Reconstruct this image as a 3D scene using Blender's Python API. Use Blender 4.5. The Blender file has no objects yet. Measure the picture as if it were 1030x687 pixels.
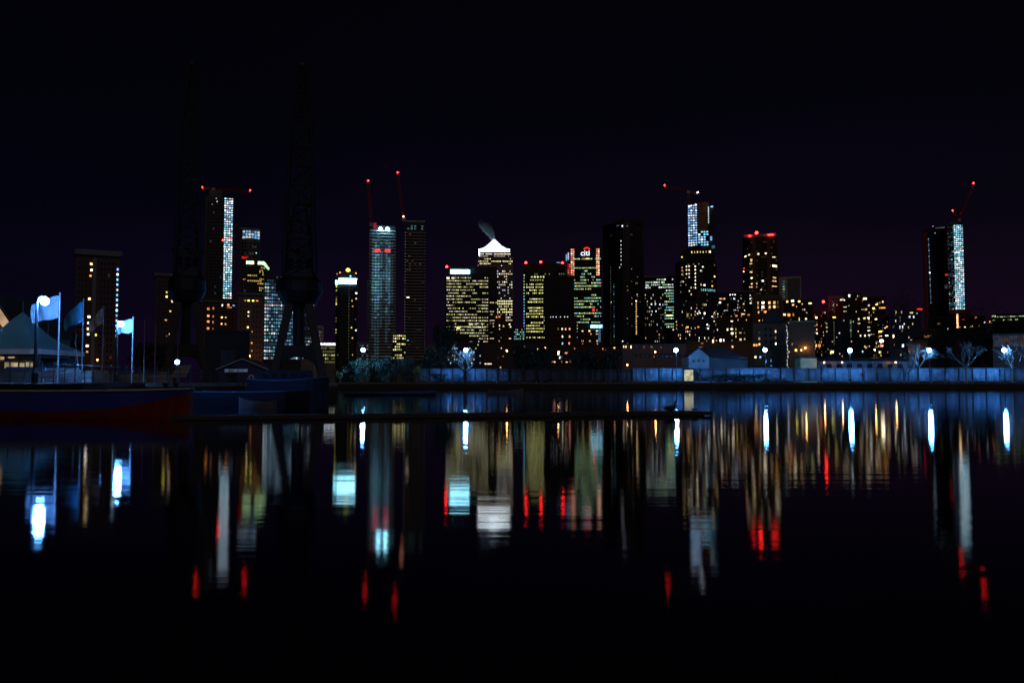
import bpy, math, random
from mathutils import Vector, Matrix
R_ = random.Random(11)
WATER_ROUGH, WATER_BUMP = .072, .0045
LAMP_L, SODIUM_L, CITY_FILL = 640., 50., .15
SKY_K, HAZE, HAZE_G, FILTER = .9, 0.0, .9, 1.5
sc = bpy.context.scene
COL = sc.collection
PI = math.pi
rad = math.radians

# ------------------------------------------------------------------ camera model (used to turn pixels into real places)
F, CX, CY, HCAM = 850.0, 515.0, 343.5, 1.35
TILT = math.atan(41.0 / F)
CT, ST = math.cos(TILT), math.sin(TILT)
GZ = 1.3                                   # level of the quays and of all land; the water is z = 0

def ray(px, py):
    xc, yc = (px - CX) / F, (CY - py) / F
    return Vector((xc, CT - yc * ST, ST + yc * CT))

def at(px, py, Y):                         # the point seen at a pixel, Y metres out
    d = ray(px, py)
    return Vector((0, 0, HCAM)) + d * (Y / d.y)

def X_at(px, Y, py=384.5):
    return at(px, py, Y).x

# ------------------------------------------------------------------ materials
MATS = {}
def nodes_of(m):
    m.use_nodes = True
    nt = m.node_tree
    return nt, nt.nodes, nt.links, nt.nodes['Principled BSDF']

def mat_plain(name, col, rough=.7, metal=0., var=.25, scale=1.5, bump=0.):
    """one procedural material: base colour broken up by two noises, optional bump"""
    if name in MATS: return MATS[name]
    m = bpy.data.materials.new(name); nt, N, L, b = nodes_of(m)
    tc = N.new('ShaderNodeTexCoord')
    n1 = N.new('ShaderNodeTexNoise'); n1.inputs['Scale'].default_value = scale; n1.inputs['Detail'].default_value = 6
    L.new(tc.outputs['Object'], n1.inputs['Vector'])
    r = N.new('ShaderNodeValToRGB')
    lo = [max(0, c * (1 - var)) for c in col] + [1]; hi = [min(1, c * (1 + var)) for c in col] + [1]
    r.color_ramp.elements[0].color = lo; r.color_ramp.elements[0].position = .3
    r.color_ramp.elements[1].color = hi; r.color_ramp.elements[1].position = .7
    L.new(n1.outputs['Fac'], r.inputs['Fac']); L.new(r.outputs['Color'], b.inputs['Base Color'])
    b.inputs['Roughness'].default_value = rough; b.inputs['Metallic'].default_value = metal
    if bump:
        n2 = N.new('ShaderNodeTexNoise'); n2.inputs['Scale'].default_value = scale * 8
        bp = N.new('ShaderNodeBump'); bp.inputs['Strength'].default_value = bump; bp.inputs['Distance'].default_value = .02
        L.new(tc.outputs['Object'], n2.inputs['Vector']); L.new(n2.outputs['Fac'], bp.inputs['Height']); L.new(bp.outputs['Normal'], b.inputs['Normal'])
    MATS[name] = m
    return m

def mat_brick(name, c1, c2, mortar, bw=.45, bh=.15, rough=.85, msize=.012):
    if name in MATS: return MATS[name]
    m = bpy.data.materials.new(name); nt, N, L, b = nodes_of(m)
    tc = N.new('ShaderNodeTexCoord'); sx = N.new('ShaderNodeSeparateXYZ'); ad = N.new('ShaderNodeMath'); cb = N.new('ShaderNodeCombineXYZ')
    L.new(tc.outputs['Object'], sx.inputs[0]); L.new(sx.outputs['X'], ad.inputs[0]); L.new(sx.outputs['Y'], ad.inputs[1])
    L.new(ad.outputs[0], cb.inputs['X']); L.new(sx.outputs['Z'], cb.inputs['Y'])
    br = N.new('ShaderNodeTexBrick'); L.new(cb.outputs[0], br.inputs['Vector'])
    br.inputs['Color1'].default_value = (*c1, 1); br.inputs['Color2'].default_value = (*c2, 1); br.inputs['Mortar'].default_value = (*mortar, 1)
    br.inputs['Scale'].default_value = 1; br.inputs['Brick Width'].default_value = bw; br.inputs['Row Height'].default_value = bh
    br.inputs['Mortar Size'].default_value = msize
    n = N.new('ShaderNodeTexNoise'); n.inputs['Scale'].default_value = .12; n.inputs['Detail'].default_value = 5
    L.new(tc.outputs['Object'], n.inputs['Vector'])
    mx = N.new('ShaderNodeMix'); mx.data_type = 'RGBA'; mx.blend_type = 'MULTIPLY'; mx.inputs['Factor'].default_value = .6
    L.new(br.outputs['Color'], mx.inputs['A']); L.new(n.outputs['Color'], mx.inputs['B']); L.new(mx.outputs['Result'], b.inputs['Base Color'])
    b.inputs['Roughness'].default_value = rough
    MATS[name] = m
    return m

def mat_emit(name, col, strength, var=.75, scale=.9, base=(.02, .02, .02), sample='NONE'):
    """a thing that gives off light (a lit room, lamp, sign), with uneven brightness inside"""
    if name in MATS: return MATS[name]
    m = bpy.data.materials.new(name); nt, N, L, b = nodes_of(m)
    b.inputs['Base Color'].default_value = (*base, 1); b.inputs['Roughness'].default_value = .4
    b.inputs['Emission Color'].default_value = (*col, 1)
    if var:
        g = N.new('ShaderNodeNewGeometry'); n = N.new('ShaderNodeTexNoise'); n.inputs['Scale'].default_value = scale; n.inputs['Detail'].default_value = 3
        L.new(g.outputs['Position'], n.inputs['Vector'])
        mr = N.new('ShaderNodeMapRange'); mr.inputs['From Min'].default_value = .3; mr.inputs['From Max'].default_value = .7
        mr.inputs['To Min'].default_value = strength * (1 - var); mr.inputs['To Max'].default_value = strength * (1 + var)
        L.new(n.outputs['Fac'], mr.inputs['Value']); L.new(mr.outputs['Result'], b.inputs['Emission Strength'])
    else:
        b.inputs['Emission Strength'].default_value = strength
    m.cycles.emission_sampling = sample
    MATS[name] = m
    return m

TONES = {'warm': (1, .60, .26), 'pale': (1, .83, .56), 'white': (.84, .92, 1), 'lime': (.82, .84, .28), 'green': (.50, .84, .40),
         'teal': (.22, .74, .86), 'cool': (.26, .56, 1.0), 'orange': (1, .32, .07), 'red': (1, .014, .012), 'salmon': (1, .36, .22),
         'yellow': (1, .85, .10), 'cyan': (.30, .78, 1.0), 'lilac': (.75, .72, 1.0)}
LEVELS = {0: .045, 1: .16, 2: .74, 3: 1.55, 4: 2.9, 5: 14.0, 6: 30.0}
def W(tone, lvl=2):
    return mat_emit('lit_%s_%d' % (tone, lvl), TONES[tone], LEVELS[lvl], sample='AUTO' if lvl > 4 else 'NONE')

M_CONC = mat_plain('concrete', (.30, .29, .28), .85, scale=.4, bump=.2)
M_CONCD = mat_plain('dark_concrete', (.13, .125, .12), .85, scale=.3)
M_STEEL = mat_plain('painted_dark_steel', (.035, .037, .042), .45, .6, scale=2)
M_GALV = mat_plain('galvanised_steel', (.22, .225, .23), .4, .8, scale=3)
M_WHITE = mat_plain('white_paint', (.75, .76, .78), .45, scale=2, var=.08)
M_GLASS = mat_plain('unlit_glass', (.012, .014, .018), .08, 0, scale=.2)
M_FRAME = mat_plain('window_frame', (.05, .05, .055), .5, .3, scale=2)
M_CLAD = mat_plain('grey_cladding', (.16, .165, .18), .5, .2, scale=.25)
M_CLADD = mat_plain('dark_cladding', (.035, .035, .042), .4, .3, scale=.25)
M_CLADW = mat_plain('pale_cladding', (.48, .48, .52), .55, .1, scale=.25)
M_BRICK = mat_brick('brown_brick', (.20, .085, .05), (.26, .12, .07), (.22, .19, .16))
M_BRICKD = mat_brick('dark_brick', (.085, .04, .028), (.11, .055, .04), (.10, .08, .07))
M_BRICKY = mat_brick('stock_brick', (.16, .105, .06), (.19, .13, .08), (.14, .12, .10))
M_SLATE = mat_brick('slate_roof', (.03, .032, .04), (.045, .047, .055), (.015, .015, .018), .4, .25, .7)
M_WOOD = mat_plain('weathered_timber', (.16, .11, .07), .8, scale=2.5, bump=.2)
M_BARK = mat_plain('bark', (.075, .062, .05), .95, scale=3, bump=.5)
M_LEAF = mat_plain('leaves', (.007, .024, .002), .7, scale=2, var=.6)
M_LEAFD = mat_plain('dark_leaves', (.012, .022, .006), .75, scale=2, var=.6)
M_LEAFY = mat_plain('yellowing_leaves', (.16, .15, .03), .7, scale=2, var=.5)
M_RUBBER = mat_plain('black_rubber', (.012, .012, .013), .8)

# ------------------------------------------------------------------ mesh building
class MB:
    def __init__(s): s.v, s.f, s.m, s.mats = [], [], [], []
    def mi(s, mat):
        if mat not in s.mats: s.mats.append(mat)
        return s.mats.index(mat)
    def face(s, pts, mat):
        n = len(s.v); s.v += [tuple(p) for p in pts]; s.f.append(tuple(range(n, n + len(pts)))); s.m.append(s.mi(mat))
    def grid(s, rows, mat, closed=False, flip=False):
        n = len(s.v); w = len(rows[0]); k = s.mi(mat)
        for r in rows: s.v += [tuple(p) for p in r]
        for i in range(len(rows) - 1):
            for j in range(w if closed else w - 1):
                a, b = n + i * w + j, n + i * w + (j + 1) % w
                q = (a, b, b + w, a + w)
                s.f.append(q[::-1] if flip else q); s.m.append(k)
    def box(s, x0, x1, y0, y1, z0, z1, mat, bev=0):
        p = [(x0, y0), (x1, y0), (x1, y1), (x0, y1)]
        s.prism(p, z0, z1, mat)
    def prism(s, poly, z0, z1, mat, top=None):
        n = len(s.v); c = len(poly); k = s.mi(mat)
        s.v += [(x, y, z0) for x, y in poly] + [(x, y, z1) for x, y in (top or poly)]
        for i in range(c):
            j = (i + 1) % c
            s.f.append((n + i, n + j, n + c + j, n + c + i)); s.m.append(k)
        s.f.append(tuple(n + i for i in reversed(range(c)))); s.m.append(k)
        s.f.append(tuple(n + c + i for i in range(c))); s.m.append(k)
    def tube(s, a, b, r0, r1, mat, n=8, cap=True):
        a, b = Vector(a), Vector(b); d = (b - a)
        if d.length < 1e-6: return
        d.normalize(); u = d.orthogonal().normalized(); w = d.cross(u)
        rows = [[p + (u * math.cos(2 * PI * i / n) + w * math.sin(2 * PI * i / n)) * r for i in range(n)] for p, r in ((a, r0), (b, r1))]
        s.grid(rows, mat, True)
        if cap: s.face(rows[1], mat); s.face(rows[0][::-1], mat)
    def path(s, pts, rs, mat, n=8):
        pts = [Vector(p) for p in pts]; rows = []
        for i, p in enumerate(pts):
            d = (pts[min(i + 1, len(pts) - 1)] - pts[max(i - 1, 0)]).normalized()
            ref = Vector((0, 1, 0)) if abs(d.y) < .9 else Vector((1, 0, 0))
            u = d.cross(ref).normalized(); w = u.cross(d)
            r = rs[i] if isinstance(rs, (list, tuple)) else rs
            rows.append([p + (u * math.cos(2 * PI * k / n) + w * math.sin(2 * PI * k / n)) * r for k in range(n)])
        s.grid(rows, mat, True, flip=True)
        s.face(rows[0], mat); s.face(rows[-1][::-1], mat)
    def lathe(s, c, prof, mat, n=16):
        c = Vector(c)
        rows = [[c + Vector((r * math.cos(2 * PI * i / n), r * math.sin(2 * PI * i / n), z)) for i in range(n)] for r, z in prof]
        s.grid(rows, mat, True)
    def build(s, name, parent=None, loc=None, rotz=0, smooth=False):
        me = bpy.data.meshes.new(name)
        me.from_pydata(s.v, [], s.f)
        for m in s.mats: me.materials.append(m)
        me.polygons.foreach_set('material_index', s.m)
        if smooth: me.polygons.foreach_set('use_smooth', [True] * len(s.f))
        me.update()
        return link(name, me, parent, loc, rotz)

def link(name, me, parent=None, loc=None, rotz=0):
    o = bpy.data.objects.new(name, me); COL.objects.link(o)
    if parent: o.parent = parent
    if loc is not None: o.location = loc
    if rotz: o.rotation_euler = (0, 0, rotz)
    return o

def tag(o, label=None, cat=None, group=None, kind=None):
    if label: o['label'] = label
    if cat: o['category'] = cat
    if group: o['group'] = group
    if kind: o['kind'] = kind
    return o

def empty(name, label, cat, loc=(0, 0, 0), rotz=0, group=None):
    o = link(name, None, None, loc, rotz)
    o.empty_display_size = .5
    return tag(o, label, cat, group)

def copy_tree(o, parent=None, loc=None, rotz=None, label=None):
    c = o.copy(); COL.objects.link(c)
    if parent: c.parent = parent
    if loc is not None: c.location = loc
    if rotz is not None: c.rotation_euler = (0, 0, rotz)
    if label: c['label'] = label
    for ch in list(o.children): copy_tree(ch, c)
    return c

# ------------------------------------------------------------------ buildings
WMESH = {}
def window_into(mb, w, h, mat, M=None):
    """a thin frame with a recessed pane, centred on the origin, facing -y"""
    t = min(.12, w * .08, h * .08); a, b = w / 2, h / 2; a2, b2 = a - t, b - t
    o = [(-a, -.06, -b), (a, -.06, -b), (a, -.06, b), (-a, -.06, b)]
    i = [(-a2, -.06, -b2), (a2, -.06, -b2), (a2, -.06, b2), (-a2, -.06, b2)]
    p = [(x, -.02, z) for x, _, z in i]; k = [(x, .03, z) for x, _, z in o]
    tr = (lambda q: [M @ Vector(v) for v in q]) if M else (lambda q: q)
    for n in range(4):
        m = (n + 1) % 4
        mb.face(tr([o[n], o[m], i[m], i[n]]), M_FRAME)
        mb.face(tr([k[n], k[m], o[m], o[n]]), M_FRAME)
        mb.face(tr([i[n], i[m], p[m], p[n]]), M_FRAME)
    mb.face(tr(p), mat)

def window_mesh(w, h, mat):
    key = (round(w, 1), round(h, 1), mat.name)
    if key not in WMESH:
        mb = MB(); window_into(mb, w, h, mat)
        me = bpy.data.meshes.new('window'); me.from_pydata(mb.v, [], mb.f)
        for m in mb.mats: me.materials.append(m)
        me.polygons.foreach_set('material_index', mb.m); me.update()
        WMESH[key] = me
    return WMESH[key]

class Bld:
    """a building that faces the camera's side of the dock; parts are given in photo pixels and become metres on its front"""
    def __init__(s, name, label, cat, px0, px1, pyt, R, depth=None, mat=None, prof='flat', group=None, body=True, bot=384.5):
        s.px0, s.px1, s.R = px0, px1, R
        s.pym = (pyt + 384.5) / 2; s.pxm = (px0 + px1) / 2
        d = ray(s.pxm, s.pym); s.phi = math.atan2(d.x, d.y)
        s.sp, s.cp = math.sin(s.phi), math.cos(s.phi)
        s.root = empty(name, label, cat, (R * s.sp, R * s.cp, GZ), -s.phi, group)
        s.wins = []
        s.u0, s.u1 = s.U(px0), s.U(px1); s.w = s.u1 - s.u0
        s.depth = depth or s.w
        s.h = s.Z(pyt)
        w, D = s.w, s.depth
        fr = {'flat': [(0, 0), (1, 0)], 'chamfer': [(0, .22), (.18, 0), (.82, 0), (1, .22)],
              'round': [(.5 - .5 * math.cos(PI * k / 8), .5 - .5 * math.sin(PI * k / 8)) for k in range(9)],
              'bow': [(k / 6, .35 * (abs(k / 6 - .5) * 2) ** 2) for k in range(7)],
              'left': [(0, .45), (.3, 0), (1, 0)], 'right': [(0, 0), (.7, 0), (1, .45)]}[prof]
        s.front = [(s.u0 + a * w, b * w) for a, b in fr]
        if body:
            mb = MB(); back = D if prof == 'flat' else max(D, w)
            mb.prism(s.front + [(s.u1, back), (s.u0, back)], 0, s.h, mat); mb.build('wall', s.root)
    def U(s, px, py=None):
        d = ray(px, s.pym if py is None else py); k = s.R / (d.x * s.sp + d.y * s.cp)
        return d.x * k * s.cp - d.y * k * s.sp
    def Z(s, py):
        d = ray(s.pxm, py); k = s.R / (d.x * s.sp + d.y * s.cp)
        return HCAM + d.z * k - GZ
    def pt(s, px, py, y=0): return Vector((s.U(px), y, s.Z(py)))
    def world(s, p): return s.root.matrix_basis @ Vector(p)
    def box(s, name, pa, pb, ya, yb, d0, d1, mat, parent=None, label=None):
        mb = MB(); mb.box(s.U(pa), s.U(pb), d0, d1, max(0, s.Z(yb)), s.Z(ya), mat)
        o = mb.build(name, parent or s.root)
        if label: o['label'] = label
        return o
    def face_at(s, u):
        for (a, ya), (b, yb) in zip(s.front, s.front[1:]):
            if a - 1e-6 <= u <= b + 1e-6:
                t = (u - a) / (b - a); return ya + t * (yb - ya), math.atan2(yb - ya, b - a)
        return (s.front[0][1], 0) if u < s.u0 else (s.front[-1][1], 0)
    def win(s, u, z, w, h, mat, y=None):
        if z - h / 2 < .2: return
        if y is None: yy, a = s.face_at(u)
        else: yy, a = y, 0
        s.wins.append((u, yy, z, a, w / max(.3, math.cos(a)), h, mat))
    def spots(s, lst, y=None, w=1.5, h=1.7):
        for t in lst:
            px, py = t[0], t[1]; m = t[2] if len(t) > 2 else W('pale', 3)
            ww = t[3] if len(t) > 3 else w; hh = t[4] if len(t) > 4 else h
            k = s.R / F * .78
            s.win(s.U(px), s.Z(py), ww * k, hh * k, m, y)
    def grid(s, pa, pb, ya, yb, nx, ny, fn, fx=.7, fy=.6, y=None, jit=0):
        ua, ub, za, zb = s.U(pa), s.U(pb), s.Z(ya), s.Z(yb)
        du, dz = (ub - ua) / nx, (za - zb) / ny
        for j in range(ny):
            for i in range(nx):
                m = fn(i, j)
                if m is not None:
                    k = R_.uniform(1 - jit, 1 + jit) if jit and m is not M_GLASS else 1; q = R_.uniform(-jit, jit) * .25 if jit else 0
                    s.win(ua + (i + .5 + q) * du, za - (j + .5) * dz, du * fx * k, dz * fy * (2 - k), m, y)
    def bands(s, name, pa, pb, ya, yb, n, mat, t=.25, out=.5, frac=.3):
        ua, ub, za, zb = s.U(pa), s.U(pb), s.Z(ya), s.Z(yb); dz = (za - zb) / n
        me = None
        for j in range(n):
            if me is None:
                mb = MB(); mb.box(ua - out * .5, ub + out * .5, -out, s.depth + out, -dz * frac / 2, dz * frac / 2, mat)
                o = mb.build(name, s.root); me = o.data
            else: o = link(name, me, s.root)
            o.location = (0, 0, za - (j + .5) * dz)
    def lamp(s, px, py, mat, r, y=-1, name='warning_light', rod=True):
        mb = MB(); c = s.pt(px, py, y)
        mb.lathe(c, [(r * math.sin(PI * k / 6), -r * math.cos(PI * k / 6)) for k in range(7)], mat, 10)
        if rod: mb.tube(c - Vector((0, 0, 2.5 * r)), c - Vector((0, 0, r * .8)), r * .25, r * .25, M_STEEL, 6)
        return mb.build(name, s.root)
    def done(s, maxn=100):
        def lum(t):
            return (0 if t[6] is M_GLASS else 1, t[5] * t[4])
        ws = sorted(s.wins, key=lum, reverse=True)
        for u, y, z, a, w, h, m in ws[:maxn]:
            o = link('window', window_mesh(w, h, m), s.root, (u, y, z), a)
        rest = ws[maxn:]
        if rest:
            mb = MB()
            for u, y, z, a, w, h, m in rest:
                window_into(mb, w, h, m, Matrix.Translation((u, y, z)) @ Matrix.Rotation(a, 4, 'Z'))
            tag(mb.build('window', s.root), kind='stuff')
        return s.root

def rnd(seed): return random.Random(seed)
def pick(r, opts):                          # [(material or None, weight)]
    t = r.random() * sum(w for _, w in opts)
    for m, w in opts:
        t -= w
        if t <= 0: return m
    return opts[-1][0]
def scatter(seed, opts):
    r = rnd(seed); return lambda i, j: pick(r, opts)
def runs(seed, rows, lit, dark=M_GLASS, hold=.75):
    """office floors: lit in runs; rows(j) gives the chance that a floor is busy"""
    r = rnd(seed); st = {}
    def f(i, j):
        if i == 0: st['p'] = rows(j); st['on'] = r.random() < st['p']
        elif r.random() > hold: st['on'] = r.random() < st['p']
        return pick(r, lit) if st['on'] and r.random() < .9 else dark
    return f
# ------------------------------------------------------------------ the skyline, left to right
G = M_GLASS
M_BLACK = mat_plain('tarred_boarding', (.008, .008, .009), .8, scale=1)
def col_spots(px, ys, mat, w=1.5, h=1.6): return [(px, y, mat, w, h) for y in ys]

# brick tower block behind the flagpoles
b = Bld('tower_block', 'tall brown brick tower block behind the flagpoles at far left', 'tower block', 75, 120, 257, 230, 14, M_BRICKD)
b.box('roof_slab', 73.5, 121.5, 252, 257, -.8, 15, M_CONCD)
b.box('stair_shaft', 92, 96, 260, 384, -.9, .6, M_CONCD)
b.spots([(90.5, 266, W('warm', 4), 3, 3), (91, 272, W('pale', 4), 3, 3), (90, 278, W('orange', 3), 2.6, 2.6), (89.5, 301, W('warm', 4), 3, 3), (89.5, 319, W('pale', 4), 2.8, 2.8),
         (89, 325, W('white', 4), 2.8, 2.8), (89, 331, W('pale', 4), 2.8, 2.8), (89, 336.5, W('white', 4), 2.8, 2.8), (96.5, 337, W('yellow', 3), 3, 3.2), (88.5, 348, W('pale', 4), 3.4, 3), (88.5, 354, W('warm', 2), 2.6, 2.6)])
for k in range(14):
    b.spots([(117.3, 270 + k * 5.2, W(('cool', 'white', 'teal')[k % 3], (3, 4, 3, 4, 2)[k % 5]), 2.2, 3)])
b.grid(99, 114, 262, 380, 4, 20, scatter(3, [(G, 20), (W('warm', 0), 1)]), .5, .5)
b.grid(77, 87, 262, 380, 3, 20, scatter(4, [(G, 1)]), .5, .5)
b.done()

b = Bld('tower_block', 'narrow dark tower block with a few yellow windows left of the far left dock crane', 'tower block', 155, 178, 278, 265, 14, M_BRICKD)
b.box('roof_slab', 154, 179, 275, 278, -.6, 15, M_CONCD)
b.spots([(167, 294, W('yellow', 3)), (172.5, 290.5, W('pale', 4)), (167, 298.5, W('yellow', 4), 2.6, 2.4), (172.5, 303, W('warm', 4), 2.6, 2.4), (171, 313, W('warm', 3)), (166.5, 322, W('warm', 2), 3, 1.6), (173, 327, W('pale', 3)), (171, 336, W('pale', 3), 2.4, 2), (168, 338, W('warm', 1), 2.4, 1.6)], w=2.2, h=2.2)
b.grid(158, 176, 282, 360, 6, 20, scatter(5, [(G, 1)]), .45, .45)
b.done()

# left construction tower with tower cranes
b = Bld('construction_tower', 'unfinished tall tower with one bright white lit strip and dark side', 'tower', 205, 235, 198, 900, 34, M_CLADD)
b.box('core', 209, 222, 191, 198, 4, 20, M_CONCD)
b.grid(224.2, 233.2, 198.5, 300.5, 4, 44, scatter(6, [(W('teal', 3), 3), (W('white', 3), 5), (W('cool', 3), 3), (W('white', 4), 2), (W('teal', 2), 3)]), .8, .62)
b.grid(207, 223, 203, 300, 6, 30, scatter(7, [(G, 40), (W('cool', 0), 1)]), .7, .6)
b.spots([(216, 200, W('cool', 2)), (217, 203, W('white', 2)), (212, 206, W('white', 1)), (231, 240, W('red', 4), 4, 1.6), (223.5, 241.5, W('red', 6), 2, 2)])
b.bands('floor_slab', 224, 233.6, 198, 301, 22, M_CONC, out=.35, frac=.2)
b.done()

def tower_crane(label, px, py_base, pxa, pya, pxb, pyb, R, lit=(1, 1), mastmat=None, red=None, pm=None):
    """mast from a roof, slewing top, jib from a to b; the lamps sit at the jib ends"""
    root = empty('tower_crane', label, 'crane', at(px, py_base, R), 0, 'tower cranes over the skyline')
    o = root.location
    L_ = lambda x, y: at(x, y, R) - o
    t = .05 + R / F * .32
    ptop = pm or (px, min(pya, pyb) + (abs(pyb - pya)) * .5)
    top = L_(*ptop)
    def lattice(a, b, wd, mat, name):
        mb = MB(); a, b = Vector(a), Vector(b); d = (b - a); n = max(3, int(d.length / (wd * 1.6))); d.normalize()
        u = d.cross(Vector((0, 1, 0))).normalized() * wd / 2; v = Vector((0, 1, 0)) * wd / 2
        cs = [u + v, u - v, -u - v, -u + v]
        for c in cs: mb.tube(a + c, b + c, t * .45, t * .45, mat, 5)
        for k in range(n):
            p, q = a.lerp(b, k / n), a.lerp(b, (k + 1) / n)
            for i in range(4): mb.tube(p + cs[i], q + cs[(i + 1) % 4], t * .25, t * .25, mat, 4)
        return mb.build(name, root)
    lattice((0, 0, -2), top, 2.4, M_CRANE, 'mast')
    A, B = L_(pxa, pya), L_(pxb, pyb)
    lattice(A, B, 1.8, M_CRANE, 'jib')
    mb = MB(); mb.box(top.x - 1.6, top.x + 1.6, -1.6, 1.6, top.z - 3.2, top.z - .4, M_CLADW); mb.build('cab', root)
    for p, m in ((A, lit[0]), (B, lit[1])):
        if m:
            mb = MB(); r = R / F * .75
            mb.lathe(p + Vector((0, 0, r * 1.2)), [(r * math.sin(PI * k / 6), -r * math.cos(PI * k / 6)) for k in range(7)], m, 10)
            mb.build('warning_light', root)
    return root
M_CRANE = mat_plain('red_crane_steel', (.38, .03, .022), .5, .3, scale=1)  # the lamps' red light is put into the steel's colour
tower_crane('red-lit tower crane on the roof of the white-striped construction tower', 214, 198, 203.5, 189.5, 251.5, 192.5, 905, (W('red', 6), W('red', 6)), pm=(215, 189))

b = Bld('residential_tower', 'slim grey tower with lit blue glass crown beside the white-striped tower', 'tower', 240.5, 261, 232, 1000, 26, M_CLAD, 'bow')
b.grid(242.5, 260.5, 231.5, 240, 6, 3, scatter(9, [(W('cool', 2), 3), (W('white', 2), 3), (W('cool', 1), 2)]), .8, .8)
b.box('roof_parapet', 241, 260.6, 229.5, 231.5, 0, 26, M_CLAD)
b.spots([(246, 255, W('white', 1)), (257, 254, W('teal', 4), 1.6, 1.6), (245, 259, W('red', 2), 6, 3), (246, 281, W('orange', 2), 5, 1.4)])
b.grid(242, 260, 243, 380, 7, 40, scatter(10, [(G, 30), (W('lilac', 0), 2)]), .6, .55)
b.done()

b = Bld('office_tower', 'dark office block crowned by a broken green light band', 'tower', 246.5, 269.5, 262, 800, 24, M_CLADD, 'right')
for pa, pb, z in ((246.8, 254.5, 263), (258.5, 265, 263)):
    b.box('crown_light', pa, pb, z, z + 3, -.6, .3, W('green', 4))
mb = MB(); mb.tube(b.pt(265, 264.5, 1), b.pt(269.3, 269, 9), 1.2, 1.2, W('green', 3), 6); mb.build('crown_light', b.root)
b.grid(248, 264, 268, 300, 8, 12, runs(12, lambda j: .25, [(W('warm', 2), 2), (W('yellow', 2), 1), (W('orange', 2), 1)]), .7, .5)
b.grid(260, 266, 268, 300, 4, 14, scatter(13, [(G, 3), (W('yellow', 2), 2), (W('lime', 2), 1)]), .7, .6)
b.done()

b = Bld('flat_block', 'low brown flat block with paired orange windows between dock crane and brown tower', 'flats', 201, 236.5, 304, 300, 16, M_BRICKD)
b.box('roof_edge', 200, 237.5, 302.4, 304, -.5, 17, M_CONCD)
b.box('penthouse', 221, 236, 299.5, 302.4, 2, 12, M_BRICKD)
for y in (311, 318, 323.8, 330.5): b.spots([(209, y, W('orange', 3), 3.2, 3.2), (214, y + (-.8 if y < 315 else .6), W('salmon', 2), 1.8, 3)])
for y in (319.3, 325.8, 332.5): b.spots([(223, y, W('warm', 4 if y < 330 else 3), 2.8, 2.2), (226.8, y, W('warm', 3), 2.4, 2)])
b.spots([(223, 307, W('white', 3), 2, 3), (230, 309, W('orange', 2), 6, 1.6), (229, 306.5, W('salmon', 3), 3, 3), (234.5, 307, W('cool', 2), 3, 2)])
b.grid(203, 235, 306, 362, 10, 10, scatter(14, [(G, 1)]), .4, .4)
b.done()

b = Bld('tower_block', 'brown tower block with an orange lit top row beside the blue office', 'tower block', 238.5, 264.5, 297, 280, 14, M_BRICK)
b.box('roof_slab', 237.8, 265.2, 294.5, 297, -.6, 15, M_CONCD)
b.spots([(246, 302.5, W('orange', 2), 2.4, 1.4), (249.5, 302.5, W('yellow', 4), 2.6, 2), (254, 302.5, W('yellow', 4), 2.6, 1.8), (258, 302.5, W('orange', 3), 3, 1.4),
         (249.5, 314, W('warm', 4)), (249.5, 318, W('pale', 3)), (249, 329.3, W('warm', 4), 2.6, 2.6), (253.5, 333.6, W('orange', 3), 1.6, 1.6), (249, 340.7, W('pale', 4)), (248.7, 345, W('pale', 5), 2.6, 2.6), (253.3, 345, W('orange', 3), 1.8, 1.8), (253.5, 353, W('warm', 2), 1.4, 1.4)], w=2.2, h=2)
b.box('rain_pipe', 251.2, 251.8, 304, 384, -.3, -.05, M_CLAD)
b.grid(240, 263, 306, 362, 7, 11, scatter(15, [(G, 1)]), .35, .4)
b.done()

b = Bld('office_block', 'blue lit glass office block of stacked floors behind the right dock crane', 'office', 264.8, 302.5, 276, 600, 30, M_CLADD)
def blue(seed):
    r = rnd(seed)
    def f(i, j):
        if j < 2: return pick(r, [(G, 2), (W('cool', 1), 2)])
        if i < 2 and j % 3 == 0: return W('white', 3)
        return pick(r, [(W('cool', 2), 5), (W('teal', 2), 5), (W('white', 2), 2), (W('white', 3), 2), (W('cool', 1), 5), (W('teal', 1), 3)])
    return f
b.grid(265.6, 302, 277.5, 362, 16, 24, blue(16), .86, .55)
b.bands('floor_slab', 264.8, 302.5, 277.5, 362, 24, M_CONCD, out=.4, frac=.16)
b.done()
b = Bld('office_block', 'dim grey glass office seen through the right legs of the dock crane', 'office', 303.2, 316, 300, 640, 20, M_CLAD)
b.grid(303.6, 315.6, 302, 362, 6, 18, runs(17, lambda j: .35 + .3 * (j > 13), [(W('white', 1), 3), (W('white', 2), 1), (W('cool', 1), 2)]), .8, .5)
b.done()
b = Bld('round_office', 'small pale ribbed drum office right of the dock crane', 'office', 314.5, 325.5, 327.5, 900, 14, M_CLADW, 'round')
b.grid(315, 325, 329, 360, 9, 9, scatter(18, [(W('lilac', 0), 2), (G, 2), (W('lilac', 1), 1)]), .7, .45)
b.done()
b = Bld('low_office', 'low yellow lit office with a bright white roofline right of the dock crane', 'office', 317.5, 337.5, 344.5, 420, 16, M_CONCD)
b.box('roof_light', 321, 337, 345.3, 347.2, -.4, -.1, W('white', 4))
b.grid(318, 337, 348.5, 366, 9, 5, scatter(19, [(W('lime', 1), 3), (W('yellow', 1), 2), (W('lime', 2), 1), (G, 1)]), .7, .5)
b.done()

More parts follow.
